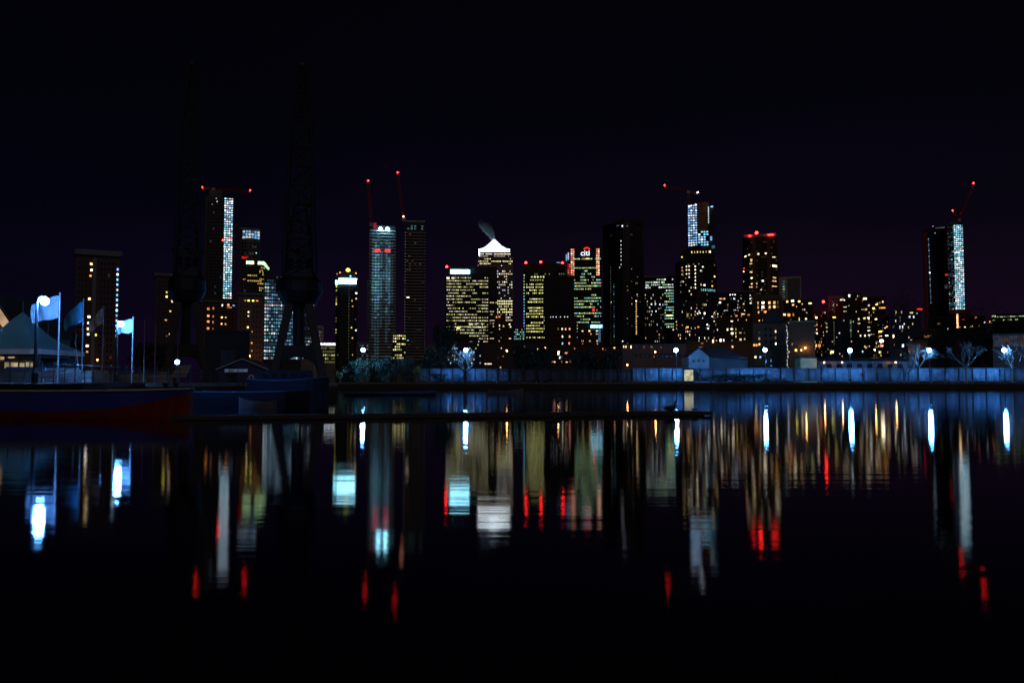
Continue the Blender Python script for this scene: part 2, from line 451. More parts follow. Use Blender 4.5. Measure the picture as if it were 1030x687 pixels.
b = Bld('slim_tower', 'slim dark tower with a glowing cyan sign and yellow rooftop lamp', 'tower', 337.5, 359.5, 277, 700, 22, M_CLADD, 'chamfer')
b.box('roof_plant', 341, 357, 272.5, 277, 3, 18, M_CONCD)
b.box('rooftop_sign', 340.3, 358, 280.3, 285.6, -1.0, -.4, W('cyan', 5))
b.box('rooftop_sign', 337, 339.2, 282.3, 286.5, -.6, .2, W('teal', 5))
b.lamp(349.5, 271.3, W('yellow', 4), 1.8, 4)
b.spots([(341.5, 274.5, W('salmon', 3), 2, 2), (338.6, 276, W('orange', 2), 2, 1.6), (357.5, 274.8, W('orange', 3), 2, 2), (352, 277.8, W('teal', 4), 2, 2), (358.6, 280.8, W('white', 3), 1.4, 2)], y=-.5)
for k in range(24): b.spots([(350.8, 290 + k * 3.05, W('lime', 1), .9, 1.2)])
for y in (288, 292, 299, 301.5, 304, 306, 320, 323, 331.5, 334.5): b.spots([(338, y, W('yellow', (3, 2, 1)[int(y) % 3]), 1.6, 2)])
b.spots([(358, 294.5, W('pale', 4), 2.4, 2.4), (358, 300, W('warm', 3), 1.8, 2), (353.8, 302.5, W('warm', 2), 1.6, 2), (354.6, 308, W('warm', 2), 2, 1.6), (357.5, 321, W('warm', 1)), (353.5, 329.5, W('yellow', 3), 1.6, 2), (358, 332, W('pale', 3), 2, 2.2), (354.8, 340, W('warm', 3), 2.2, 2), (340, 357, W('lime', 1)), (355, 357, W('yellow', 2))])
b.grid(340, 356.5, 288, 365, 8, 26, scatter(20, [(G, 1)]), .5, .55)
b.done()

# the two banded residential towers
b = Bld('residential_tower', 'banded residential tower glowing teal below two white floodlights', 'tower', 371.5, 397.5, 228.5, 720, 26, M_CLADD)
b.box('fin', 369.2, 370.6, 281, 372, 6, 16, M_CLADW)
def teal_glow(seed):
    r = rnd(seed)
    def f(i, j):
        y = 232 + j * 3.0
        a = math.exp(-((i - 1.4) / 1.8) ** 2) + .7 * math.exp(-((i - 5.6) / 1.1) ** 2) + .12
        v = math.exp(-((y - 276) / 34) ** 2) + .18
        t = a * v * (.6 + .8 * r.random())
        return W('teal' if r.random() < .6 else 'cool', 3 if t > .95 else 2 if t > .42 else 1) if t > .14 else G
    return f
b.grid(373.5, 395.5, 231, 363, 8, 44, teal_glow(21), .92, .62)  # glow of the slabs' own lights put in as emissive window strips
b.bands('balcony_slab', 371.8, 397, 231, 363, 44, mat_plain('balcony_concrete', (.55, .57, .58), .6, scale=.3), out=1.4, frac=.3)
for px in (382.2, 389.2): b.lamp(px, 231, W('cyan', 6), 1.5, -3, 'floodlight')
b.box('red_light_panel', 376, 382, 251.6, 253.6, -1.9, -1.5, W('red', 4)); b.box('red_light_panel', 386.8, 391.8, 251.6, 253.6, -1.9, -1.5, W('red', 4))
b.box('roof_screen', 373, 396.5, 226.8, 228.5, 2, 24, M_CLAD)
b.box('roof_screen', 375, 378, 225, 231, -2.2, -.6, mat_emit('red_glow_panel', (1, .03, .08), .25))
b.done()
tower_crane('luffing tower crane with one red lamp high over the teal banded tower', 374.5, 231, 370.4, 182.8, 373.5, 224, 726, (W('red', 6), 0), pm=(374, 224))
b = Bld('residential_tower', 'dark banded residential tower with pale top row, right of the teal one', 'tower', 407, 427.5, 223, 740, 24, M_CLADD)
b.box('roof_parapet', 407.2, 427.3, 222.2, 223.2, -.3, 24, M_CLADW)
b.grid(408.5, 426, 226.5, 231.5, 5, 2, scatter(22, [(W('teal', 1), 4), (W('white', 1), 2), (G, 1)]), .6, .7)
b.grid(408, 426.5, 234, 363, 7, 43, scatter(23, [(G, 40), (W('warm', 0), 3)]), .85, .6)
b.bands('balcony_slab', 407.2, 427.2, 233, 363, 43, mat_plain('balcony_concrete_dark', (.30, .28, .28), .6, scale=.3), out=1.2, frac=.28)
for px, m in ((407.3, W('lilac', 1)), (427.2, W('lilac', 0))):
    for k in range(43): b.spots([(px, 234.5 + 3 * k, m, .7, 1.4)], y=-1.3)
b.spots([(410.3, 299.4, W('pale', 4), 3.8, 1.1), (410.5, 342.5, W('teal', 3), 2.6, .9), (411.5, 258, W('salmon', 1), 2, 1.2)], y=-1.3)
b.done()
tower_crane('luffing tower crane with two red lamps over the dark banded tower', 407, 224, 400, 174.5, 405.8, 218.8, 735, (W('red', 6), W('salmon', 5)), pm=(406.5, 219))
b = Bld('office_block', 'small yellow lit office between the two banded towers', 'office', 394.5, 408.5, 335.5, 500, 18, M_CONCD, 'bow')
def lime(seed, p=.8):
    return runs(seed, lambda j: (p, .95 * p, .3, .8 * p, .5 * p)[j % 5], [(W('lime', 2), 3), (W('lime', 3), 2), (W('yellow', 2), 1), (W('pale', 3), 1)])
b.grid(395, 408, 336.3, 361.5, 7, 9, lime(24), .75, .55)
b.done()
b = Bld('low_office', 'low wide office with thin rows of white lights right of the dark banded tower', 'office', 428, 449, 349, 450, 18, M_CONCD)
b.box('roof_plant', 431, 437, 345.5, 349, 4, 10, M_CONCD)
b.grid(428.5, 448.5, 351.5, 366.5, 12, 4, runs(25, lambda j: (.75, .1, .4, .9)[j], [(W('pale', 2), 2), (W('lime', 2), 2), (W('white', 3), 1)]), .75, .4)
b.done()
b = Bld('low_office', 'dim blue-grey low block behind the street lamp left of the banded towers', 'office', 358.5, 371, 344, 520, 18, M_CLAD)
b.grid(359, 370.5, 346, 366, 5, 6, scatter(26, [(W('cool', 1), 2), (W('white', 1), 1), (G, 2)]), .8, .5)
b.done()

# yellow office with cyan sign
b = Bld('office_tower', 'wide office tower with rows of yellow windows and a cyan roof sign', 'tower', 447.8, 492, 275, 1300, 50, M_CLADD)
b.box('roof_plant', 473.5, 500, 268, 300, 3, 40, M_CLADD)
b.box('roof_plant', 452, 473.5, 270, 275, 2, 40, M_CLADD)
b.box('rooftop_sign', 453, 472.3, 271.6, 275.4, -1.2, -.4, W('cyan', 5))
b.lamp(449.2, 268.6, W('red', 6), 1.8, -1)
def yoff(seed):
    r = rnd(seed); st = {}
    def f(i, j):
        if i == 0: st['p'] = r.choice([.5, .7, .9, .8, .6])
        if i == 0 or r.random() < .3: st['on'] = r.random() < st['p']
        if not st['on']: return G
        return pick(r, [(W('lime', 2), 5), (W('pale', 2), 4), (W('lime', 3), 2), (W('pale', 3), 2), (W('lime', 1), 3), (W('white', 3), 1)])
    return f
b.grid(449, 491, 278, 336.5, 34, 19, yoff(30), .72, .33)
b.grid(472, 491, 325, 345, 15, 7, yoff(31), .72, .33)
b.spots([(450.5, 279.8, W('pale', 4), 4, 2.4), (455.5, 279.8, W('pale', 3), 4, 2), (461, 330, W('lime', 3), 4.5, 2.5), (457, 347, W('pale', 3), 3, 2)])
b.done()
b = Bld('office_tower', 'dark side wing of the yellow windowed office, with short lit rows', 'tower', 492.2, 500.2, 276, 1310, 50, M_CLADD)
b.grid(492.6, 499.8, 279, 345, 5, 22, runs(32, lambda j: .55, [(W('lime', 2), 4), (W('pale', 2), 3), (W('lime', 1), 2)]), .8, .4)
b.done()

# the pyramid topped tower
b = Bld('skyscraper', 'tallest tower with a floodlit white pyramid roof and steam plume', 'skyscraper', 480, 516.3, 258, 1368, 56, M_CLAD)
b.box('upper_storeys', 482.2, 514, 253, 258, 1.5, 53, M_CLAD)
MP = mat_emit('floodlit_pyramid', (.80, .93, 1), 2.0, .5, .10, (.5, .5, .5), 'AUTO')  # floodlighting put in as the roof's own emission
mb = MB()
z0, z1, z2 = b.Z(253.2), b.Z(250.6), b.Z(238.2)
ua, ub, um = b.U(482.2), b.U(513.6), b.U(497)
hw = (ub - ua) / 2; cy = 27
sq = lambda k: [(um - hw * k, cy - hw * k), (um + hw * k, cy - hw * k), (um + hw * k, cy + hw * k), (um - hw * k, cy + hw * k)]
mb.prism(sq(1), z0, z1, mat_emit('floodlit_cornice', (.86, .95, 1), 9.0, .2, .12, (.5, .5, .5), 'AUTO'))  # cornice floodlighting is put in as emission too
prev, pz = sq(1), z1
for k, t in ((.86, .07), (.70, .19), (.54, .34), (.36, .56), (.19, .80), (.06, 1)):
    cur = sq(k); nz = z1 + (z2 - z1) * t
    mb.prism(prev, pz + .02, nz, MP, cur); prev, pz = cur, nz
pyr = mb.build('pyramid_roof', b.root)
for k in range(5):
    mb = MB(); t = .12 + .15 * k; kk = (.82, .66, .52, .40, .29)[k]
    s_ = sq(kk + .015); zz = z1 + (z2 - z1) * (.10, .22, .36, .50, .66)[k]
    for i in range(4): mb.tube((*s_[i], zz), (*s_[(i + 1) % 4], zz), .28, .28, M_CLAD, 5)
    mb.build('roof_rib', pyr)
b.grid(482.4, 513.6, 254.2, 259.4, 22, 2, runs(33, lambda j: .9, [(W('pale', 3), 3), (W('white', 3), 1)]), .7, .45, y=1.4)
b.grid(480.8, 515.6, 259.4, 266.5, 24, 3, runs(34, lambda j: (.4, .95, .6)[j], [(W('pale', 2), 3), (W('lime', 3), 3), (W('pale', 3), 1)]), .7, .5)
b.spots([(495, 269.5, W('white', 3), 2, 1.2), (504.5, 267.3, W('white', 3), 1, 1), (481, 267, W('white', 2), 1, 1)])
def oc(seed):
    r = rnd(seed)
    def f(i, j):
        p = (.7, .85, .5, .3, .4, .5, .3, .3, .25, .2, .3, .95, .9, .5, .8, .9, .7, .7, .6, .5, .5, .4, .4)[j % 23]
        if r.random() > p: return G
        if j in (11, 12, 14, 15): return pick(r, [(W('lime', 3), 3), (W('pale', 3), 4)])
        if j in (7, 8, 9): return pick(r, [(W('cool', 2), 2), (W('lilac', 2), 3)])
        return pick(r, [(W('pale', 2), 4), (W('white', 2), 3), (W('warm', 2), 1), (W('pale', 3), 1)])
    return f
b.grid(499.6, 515.6, 271.5, 340, 9, 25, oc(35), .7, .5)
b.grid(481, 499.5, 271.5, 340, 10, 25, scatter(36, [(G, 4), (W('pale', 1), 1)]), .7, .5)
b.done()
# steam drifting off the pyramid
def plume(label, px, py, R, pts, col, dens, sc_):
    m = bpy.data.materials.new('steam_' + label[:5]); m.use_nodes = True; nt = m.node_tree; nt.nodes.clear()
    out = nt.nodes.new('ShaderNodeOutputMaterial'); v = nt.nodes.new('ShaderNodeVolumePrincipled')
    v.inputs['Color'].default_value = (*col, 1); v.inputs['Density'].default_value = dens
    tc = nt.nodes.new('ShaderNodeTexCoord'); n = nt.nodes.new('ShaderNodeTexNoise'); n.inputs['Scale'].default_value = .22; n.inputs['Detail'].default_value = 4
    mr = nt.nodes.new('ShaderNodeMapRange'); mr.inputs['From Min'].default_value = .2; mr.inputs['From Max'].default_value = .8; mr.inputs['To Min'].default_value = 0; mr.inputs['To Max'].default_value = dens * 2
    nt.links.new(tc.outputs['Object'], n.inputs['Vector']); nt.links.new(n.outputs['Fac'], mr.inputs['Value']); sz = nt.nodes.new('ShaderNodeSeparateXYZ'); nt.links.new(tc.outputs['Object'], sz.inputs[0])
    fz = nt.nodes.new('ShaderNodeMapRange'); fz.inputs['From Min'].default_value = 1; fz.inputs['From Max'].default_value = 27; fz.inputs['To Min'].default_value = 1; fz.inputs['To Max'].default_value = .02; nt.links.new(sz.outputs['Z'], fz.inputs['Value'])
    ml = nt.nodes.new('ShaderNodeMath'); ml.operation = 'MULTIPLY'; nt.links.new(mr.outputs['Result'], ml.inputs[0]); nt.links.new(fz.outputs[0], ml.inputs[1]); nt.links.new(ml.outputs[0], v.inputs['Density'])
    nt.links.new(v.outputs[0], out.inputs['Volume'])
    o0 = at(px, py, R); mb = MB()
    P = [at(x, y, R) - o0 for x, y, _ in pts]; rr = [r for _, _, r in pts]
    mb.path(P, rr, m, 12)
    o = mb.build('steam_plume', None, o0); tag(o, label, 'steam', kind='thing'); return o
plume('wisp of lit steam drifting left off the white pyramid roof', 497, 240, 1368 + 27,
      [(496, 241, 3.5), (494.5, 237, 5.5), (492.3, 233, 7.5), (489, 229, 8.5), (485.5, 225.5, 8.0), (482, 222, 5.0)], (.5, .76, 1), .42, 1)

b = Bld('office_block', 'low green lit block in the gap right of the pyramid tower', 'office', 516.5, 527.5, 330, 1100, 30, M_CLADD)
b.grid(516.8, 527.2, 330.6, 342, 7, 5, scatter(37, [(W('teal', 2), 3), (W('green', 2), 2), (G, 2), (W('teal', 3), 1)]), .7, .5)
b.done()
b = Bld('stepped_block', 'dark red brick stepped block standing before the pyramid tower', 'flats', 497, 517, 324, 620, 24, M_BRICKD)
b.box('upper_floors', 497.5, 508.5, 316.5, 324, 0.5, 20, M_BRICKD)
b.spots([(499.5, 319, W('salmon', 3), 2.2, 2), (502.3, 318.7, W('orange', 3), 2.4, 2.2), (502.5, 327.5, W('pale', 3), 1.6, 2.6), (502.5, 331, W('pale', 3), 1.6, 2), (506.5, 328, W('warm', 2), 2.4, 2.6), (512.5, 326.3, W('pale', 3), 3, 2), (513.5, 328.8, W('pale', 3), 2, 2), (502, 343, W('warm', 2)), (513, 340.5, W('warm', 3), 3, 1.4), (504, 339.7, W('warm', 1), 2.4, 1.6)])
b.grid(498, 516.5, 325, 362, 9, 9, scatter(38, [(G, 1)]), .5, .45)
b.done()

# broad office with red roof lamps
b = Bld('office_tower', 'broad office tower with three red roof lamps and a lit left half', 'tower', 526.5, 570, 264.5, 1250, 50, M_CLADD)
for px, py in ((529, 264.2), (544, 263.6), (566, 264.6)): b.lamp(px, py, W('red', 6), 1.7, 0)
b.box('roof_mast', 560, 564, 264, 264.9, 0, 1, W('cool', 2))
for k in range(22):
    b.spots([(527.2, 277 + k * 3, W(('green', 'teal', 'cool')[min(2, k // 7)], 2 if k % 4 else 3), 1.4, 1.8)])
b.grid(529, 570, 274.5, 277, 20, 1, scatter(39, [(G, 2), (W('pale', 1), 2)]), .6, .6)
b.spots([(535 + 3.0 * k, 278.6, W('lime', 3 if k % 3 else 2), 2.4, 2) for k in range(7)] + [(534 + 2.4 * k, 281.8, W('lime', 2), 1.8, 1.4) for k in range(6)])
b.grid(529.2, 546.5, 284.5, 341, 11, 19, lime(40, .9), .75, .42)
b.grid(546.8, 556, 318, 341, 6, 8, lime(41, .7), .7, .55)
b.done()
b = Bld('dark_tower', 'unlit black tower block in front of the red lamp office', 'tower', 547.5, 577.5, 277, 900, 30, M_CLADD)
b.grid(549, 576, 280, 318, 10, 13, scatter(42, [(G, 1)]), .6, .5)
b.done()
b = Bld('flat_block', 'dark flat block with a row of white lamps along its roofline', 'flats', 553, 580.5, 318, 560, 22, M_BRICKD)
for px in (554, 556.5, 559.5, 563.8, 568, 571): b.spots([(px, 318.8, W('white', 3), 1.2, 1.3)], y=-.1)
for px, py, m in ((565.5, 331, 'pale'), (569, 331, 'salmon'), (573, 331, 'salmon'), (565.8, 338.5, 'pale'), (573, 338.5, 'salmon'), (565.8, 345.5, 'teal'), (572.5, 345.5, 'salmon'), (561.5, 331, 'warm')):
    b.spots([(px, py, W(m, 3 if m != 'warm' else 1), 2, 3)])
b.grid(554, 580, 322, 362, 9, 9, scatter(43, [(G, 1)]), .5, .45)
b.done()

# tower with lettering and salmon lit corner columns
b = Bld('office_tower', 'office tower with white lettering, red arc and salmon lit corners', 'tower', 574, 605.5, 248.5, 1200, 46, M_CLADD)
b.box('side_wing', 568.5, 574, 253.5, 300, 6, 40, M_CLAD)
b.box('fin', 569.3, 570.4, 255.5, 261.5, 5, 5.8, W('cool', 2)); b.box('fin', 571.2, 572.3, 253.5, 260.5, 5, 5.8, W('lilac', 2))
for pa, pb in ((574.2, 578), (599.8, 603.4)):
    b.grid(pa, pb, 250, 277.5, 2, 13, scatter(int(pa), [(W('salmon', 3), 3), (W('salmon', 2), 3), (W('pale', 3), 1)]), .9, .72)
b.grid(571, 574, 264.5, 277, 2, 6, scatter(8, [(W('red', 2), 2), (W('salmon', 2), 2)]), .9, .6, y=5.9)
cu = bpy.data.curves.new('lettering', 'FONT'); cu.body = 'citi'; cu.size = 11.0; cu.extrude = .25; cu.align_x = 'CENTER'; cu.offset = .06
cu.materials.append(W('white', 3))
t = bpy.data.objects.new('lettering', cu); COL.objects.link(t); bpy.context.view_layer.update()
me = bpy.data.meshes.new_from_object(t.evaluated_get(bpy.context.evaluated_depsgraph_get())); bpy.data.objects.remove(t)
t = link('lettering', me, b.root, (b.U(588.9), -.8, b.Z(257.2))); t.rotation_euler = (PI / 2, 0, 0)
mb = MB(); c = b.pt(590.5, 251.2, -.8); r = 3.9
mb.path([c + Vector((r * math.cos(a), 0, r * .62 * math.sin(a))) for a in [PI * (.05 + .9 * k / 10) for k in range(11)]], .75, W('red', 4), 8); mb.build('red_arc', b.root)
def cit(seed):
    r = rnd(seed); st = {}
    def f(i, j):
        P = (.75, .2, .05, .6, .05, .35, .45, .5, .8, .85, .45, .2, .2, .85, .7, .4, .85, .3, .8, .6, .4, .8, .5, .7, .5, .7, .8)
        if i == 0: st['p'] = P[j % len(P)]
        if i == 0 or r.random() < .35: st['on'] = r.random() < st['p']
        if not st['on']: return G
        t = 'teal' if (r.random() < .15 + .5 * (i > 18) or j > 23) else 'green' if r.random() < .6 else 'lime'
        return W(t, 3 if r.random() < .25 else 2)
    return f
b.grid(577.5, 604.8, 259, 341, 22, 27, cit(44), .72, .40)
b.spots([(588, 260, W('red', 3), 2, 2), (591, 260.3, W('lime', 3), 4, 1.6), (604.6, 285, W('red', 3), 1.6, 1.4), (597, 312, W('red', 4), 3, 3)], y=-.2)
b.done()
b = Bld('flat_block', 'brown flat block with square windows and a pale blue roof sign', 'flats', 581, 607, 326, 520, 20, M_BRICKD)
b.box('rooftop_sign', 594.2, 606, 327, 330, -.8, -.3, W('cyan', 4))
b.spots([(586, 333, W('warm', 3), 2.2, 1.8), (593, 333, W('warm', 4), 2.2, 2), (600.5, 333, W('pale', 3), 2.6, 1.8), (594.5, 336, W('warm', 2)), (600.5, 336, W('warm', 3), 2.4, 1.2), (586, 343, W('warm', 3), 2.8, 1.8), (593.5, 343, W('warm', 3), 2.6, 2), (600.5, 343, W('warm', 3), 2.4, 2), (586, 346, W('orange', 2)), (601, 346, W('warm', 2))])
b.box('stair_glazing', 601.8, 604.2, 331, 344, -.2, -.05, W('cool', 1))
b.grid(582, 606, 328, 362, 9, 8, scatter(45, [(G, 1)]), .45, .45)
b.done()

# black round tower
b = Bld('round_tower', 'black rounded skyscraper with thin vertical strings of lit windows', 'skyscraper', 606.3, 648.2, 224, 900, 40, M_CLADD, 'bow')
b.box('crown', 619, 648, 220, 224, 6, 38, M_CLADD)
b.spots([(622, 226.8, W('white', 1), 3.4, 1), (626.5, 227.5, W('lilac', 3), 2, 2.6), (631.3, 227.3, W('white', 1), 2.4, 1.4), (635.5, 236, W('white', 0), 3, 2), (615, 236, W('lilac', 0), 1.5, 2)])
for y in (242.5, 246.5, 250.5, 254, 257.8, 261.5, 266): b.spots([(625, y, W('white', 2), 1.3, 2)])
b.spots([(623.5, 269, W('white', 2), 1.2, 1.5), (640.5, 284.5, W('warm', 1), 3, 2.6)])
r_ = rnd(50)
for k in range(32):
    y = 268 + k * 2.5
    b.spots([(614.3, y, W('white', 1 if y < 295 else 0), .8, 1.4)])
    if y > 285: b.spots([(617.5, y, W('teal', r_.choice([1, 1, 2, 0])), 1, 1.6)])
    if y > 303 and y < 338: b.spots([(640, y, W('warm', 3), 1.6, 2)])
    if r_.random() < .4: b.spots([(r_.choice([631, 635.5, 641.5, 644]), y, W('pale', r_.choice([1, 1, 2])), 1.2, 1.5)])
b.spots([(614.6, 303.5, W('warm', 3), 1.4, 2.4), (635.5, 299.5, W('warm', 3)), (631.5, 292, W('salmon', 2)), (641, 296, W('pale', 2), 1, 2.6), (640, 302.5, W('warm', 4), 2, 2.4)])
b.grid(609, 646, 230, 340, 16, 42, scatter(51, [(G, 1)]), .5, .6)
b.done()

b = Bld('office_block', 'office block with bright greenish top floors behind a dark slab', 'office', 648.8, 678.5, 278.5, 1000, 40, M_CLADD)
b.box('roof_edge', 648, 679, 277.6, 278.6, -.5, 41, M_CONC)
b.grid(649.3, 678, 280, 290.5, 15, 4, runs(52, lambda j: (.9, .55, .9, .5)[j], [(W('green', 2), 3), (W('white', 2), 3), (W('white', 3), 1)]), .76, .55)
b.spots([(660.5, 284, W('white', 4), 5, 1.8), (667, 284, W('green', 4), 4.4, 2.2), (651.5, 287, W('white', 3), 4, 1.8)])
b.grid(668.5, 678, 291, 336, 6, 16, runs(53, lambda j: .6, [(W('green', 2), 3), (W('teal', 2), 2), (W('pale', 3), 1)]), .78, .5)
b.spots([(673.5, 317.5, W('lime', 4), 8, 1.8)], y=-.2)
b.done()
b = Bld('flat_block', 'dark slab of flats with squares of small white windows', 'flats', 647.5, 668.5, 292, 650, 20, M_CLADD)
for px, py in ((655.5, 306), (659.5, 305.8), (664, 306.5), (653.5, 309.5), (663, 310.5), (656, 313.3), (660, 313.2)): b.spots([(px, py, W('white', 3), 1.8, 2)])
b.grid(648.5, 668, 295, 345, 10, 15, scatter(54, [(G, 12), (W('pale', 1), 2), (W('warm', 2), .8), (W('white', 2), .8)]), .45, .5)
b.done()
b = Bld('construction_tower', 'half glazed tower top lit blue-white beside a brown concrete core', 'tower', 692, 714, 214, 960, 30, M_CLADD)
b.box('concrete_core', 702.5, 714, 203, 214, 3, 26, mat_plain('brown_concrete', (.30, .17, .11), .85, scale=.2))
b.box('concrete_core', 702.5, 712.5, 214, 233, -1.2, 0, mat_plain('brown_concrete', (.30, .17, .11), .85, scale=.2))
b.box('glazed_bay', 692.3, 702.3, 205, 214, 0, 20, M_CLADD)
b.grid(692.6, 702.2, 205.5, 248, 4, 17, scatter(55, [(W('cool', 3), 5), (W('white', 3), 2), (W('cool', 2), 3), (W('lilac', 4), .8)]), .8, .6, y=-.1)
b.grid(702.6, 713.5, 232.5, 248, 4, 6, scatter(56, [(W('cool', 3), 3), (W('teal', 3), 3), (W('white', 4), 1), (G, 1)]), .75, .6, y=-1.4)
for k in range(9): b.spots([(713.6, 209.5 + k * 1.9, W('white', 3), 1.3, 1.4)], y=-1.3)
b.spots([(694.3, 207.5, W('white', 4), 2.4, 2), (700.8, 206, W('white', 4), 2.4, 2), (717, 208.7, W('cool', 3), 3.4, 2), (716, 240.5, W('cool', 2), 2.6, 6), (718, 249, W('teal', 1), 4, 4)], y=-.3)
b.box('side_bay', 714, 719.5, 206, 300, 8, 26, M_CLADD)
b.done()
tower_crane('red tower crane with a level jib beside the blue-white half glazed tower', 692.3, 215, 668.5, 187.5, 701.8, 194.6, 950, (W('red', 6), W('white', 5)), pm=(692.3, 192))
b = Bld('residential_tower', 'dark curved-top residential tower in front of the half glazed tower', 'tower', 679.5, 722, 262, 800, 36, M_CLADD, 'bow')
def curved_top(b, pa, pb, ya, yb, d0, d1, mat):
    ua, ub, za, zb = b.U(pa), b.U(pb), b.Z(ya), b.Z(yb)
    pr = [(ua, zb)] + [(ua + (ub - ua) * (k / 8), zb + (za - zb) * math.sin(PI * (.12 + .76 * k / 8)) ) for k in range(9)] + [(ub, zb)]
    mb = MB(); f0 = [(x, d0, z) for x, z in pr]; f1 = [(x, d1, z) for x, z in pr]
    mb.face(f0, mat); mb.face(f1[::-1], mat)
    for i in range(len(pr)):
        j = (i + 1) % len(pr); mb.face([f0[j], f0[i], f1[i], f1[j]], mat)
    mb.build('curved_roof', b.root)
curved_top(b, 683.5, 718.5, 246.3, 262, 2, 32, M_CLADD)
b.spots([(696.5 + 2.9 * k, 253.4, W('warm' if k % 3 else 'pale', 2 if k % 2 else 3), 1.2, 2.4) for k in range(7)] + [(715, 253.5, W('pale', 4), 2, 2.8), (686.5, 258, W('yellow', 3), 2, 1.8)], y=1.7)
for px, ys, m in ((700, (268, 271.5, 275, 278.7, 282.2, 286, 289.5), W('pale', 4)), (691, (267.5, 271, 275), W('pale', 3)), (693.7, (267.5, 271.3, 275, 278.5, 292.5), W('pale', 3)), (686.5, (268, 271, 275, 282), W('warm', 2))):
    b.spots(col_spots(px, ys, m, 1.7, 2))
b.spots([(707.5, 268.5, W('green', 4), 2, 1.6), (705.5, 272.5, W('lilac', 3), 2, 2), (719.5, 277.2, W('warm', 4), 2, 2.4), (705.8, 286.3, W('warm', 3), 2, 2.2), (709, 286.8, W('pale', 4), 2.4, 2.4), (717, 287.2, W('orange', 4), 2.2, 2)] +
        [(706 + 1.9 * k, 291.7, W('teal', 2), 1.5, 3.2) for k in range(8)])
b.grid(681, 721, 264, 345, 15, 24, scatter(57, [(G, 20), (W('pale', 1), 1.2), (W('pale', 2), .8), (W('warm', 1), .8)]), .5, .5)
b.done()

# round-topped residential tower with red lamps
b = Bld('residential_tower', 'brown residential tower with a ring of red lamps on its roof', 'tower', 747.5, 784, 238, 850, 36, M_BRICKD, 'chamfer')
b.box('roof_ring', 749, 782, 235.2, 238, 1, 32, M_CONC)
for pa, pb, y in ((754, 756.5, 236.4), (773.5, 779, 236.2)): b.box('red_light_panel', pa, pb, y, y + 1.2, -.9, .4, W('red', 5))
b.lamp(762, 233.5, W('red', 6), 1.4, 3)
b.box('pilaster', 757.5, 761, 240, 300, -.9, .2, M_BRICK); b.box('pilaster', 772, 775.5, 240, 300, -.9, .2, M_BRICK)
b.spots([(750.5, 256.8, W('pale', 4), 2.6, 2), (754, 256, W('pale', 3), 3, 1.8), (763.5, 255.5, W('pale', 3), 3, 2.6), (771.3, 255.3, W('pale', 4), 3, 2), (779, 259, W('pale', 3), 4, 1.4), (780, 267.8, W('pale', 4), 6, 2.8), (775, 268, W('warm', 2), 2, 2),
         (757, 261.5, W('warm', 3), 4, 3.4), (757, 265, W('warm', 3), 6, 1.6), (757.5, 273.5, W('yellow', 3), 7, 2), (758, 279.5, W('pale', 4), 6, 2.2), (759, 285.3, W('warm', 3), 8, 2), (758, 288.6, W('warm', 3), 10, 1.4), (767.6, 282.7, W('white', 4), 2.6, 2.4),
         (779.5, 279.5, W('warm', 3), 4, 1.8), (779.5, 283, W('warm', 3), 5, 1.8), (779.5, 288.3, W('warm', 3), 6, 1.2), (748.8, 268.6, W('red', 4), 1.6, 1.6), (748.5, 271.7, W('pale', 4), 1.6, 2), (748.3, 282, W('green', 2), 1, 2), (766, 291.5, W('pale', 3), 1.6, 1.6)])
b.grid(749, 783, 242, 300, 14, 19, scatter(58, [(G, 14), (W('warm', 0), 3)]), .6, .5)
b.done()
b = Bld('white_block', 'pale boxy tower with grey front right of the red ring tower', 'tower', 784.5, 806.5, 278.5, 900, 24, M_CLADW)
b.box('recess', 793, 805.5, 280, 384, -.3, .1, M_CLAD)
for k in range(7): b.spots([(789, 283 + k * 2.6, W(('green', 'white', 'teal')[k % 3], 2 if k in (2, 3) else 1), 2.6, 1.2)])
b.grid(793.5, 805, 282, 304, 5, 8, scatter(59, [(G, 5), (W('white', 1), 1)]), .6, .4)
b.done()

# the mass of mid-height flats, centre right
RES = [(W('pale', 3), 1.5), (W('warm', 3), 1), (W('white', 3), 1), (W('pale', 2), 4), (W('warm', 2), 4), (W('orange', 2), 2), (W('warm', 1), 4), (W('pale', 1), 3)]
def flats(label, a, c, yt, R, mat, nx, ny, p, seed, name='flat_block', prof='flat', roof=None, extra=None, fx=.44, fy=.5, y0=None, y1=362, opts=None):
    b = Bld(name, label, 'flats', a, c, yt, R, R * .05, mat, prof)
    r = rnd(seed); o = opts or RES
    b.grid(a + .8, c - .8, y0 or yt + 2, y1, round(nx * 1.25), round(ny * 1.15), lambda i, j: pick(r, o) if r.random() < p * 1.4 else G, fx, fy, None, .4)
    if roof: b.box('roof_plant', roof[0], roof[1], roof[2], yt, 1.5, R * .03, M_CONCD)
    if extra: b.spots(extra)
    return b
flats('dark block of flats dotted with white windows below the curved-top tower', 720.5, 758, 294, 560, M_CLADD, 17, 19, .10, 60, roof=(742, 757, 292),
      extra=[(735, 296.5, W('white', 4)), (737.5, 296.5, W('white', 3)), (740, 296.5, W('white', 4)), (739, 300.5, W('white', 4), 2, 2.2), (755, 297.5, W('white', 4)), (755, 301, W('white', 4)), (755.5, 305.5, W('pale', 3), 2.4, 2), (748.5, 306, W('pale', 3)), (743, 303, W('white', 2)), (725, 300.2, W('salmon', 3), 3.4, 1.6), (729, 300.3, W('warm', 4), 2, 2), (724.5, 304, W('pale', 4), 3, 2.4), (716, 307.8, W('white', 4), 2, 2), (731, 312, W('white', 2), 4, 1), (739.5, 312, W('white', 3), 3, 1.2)]).done()
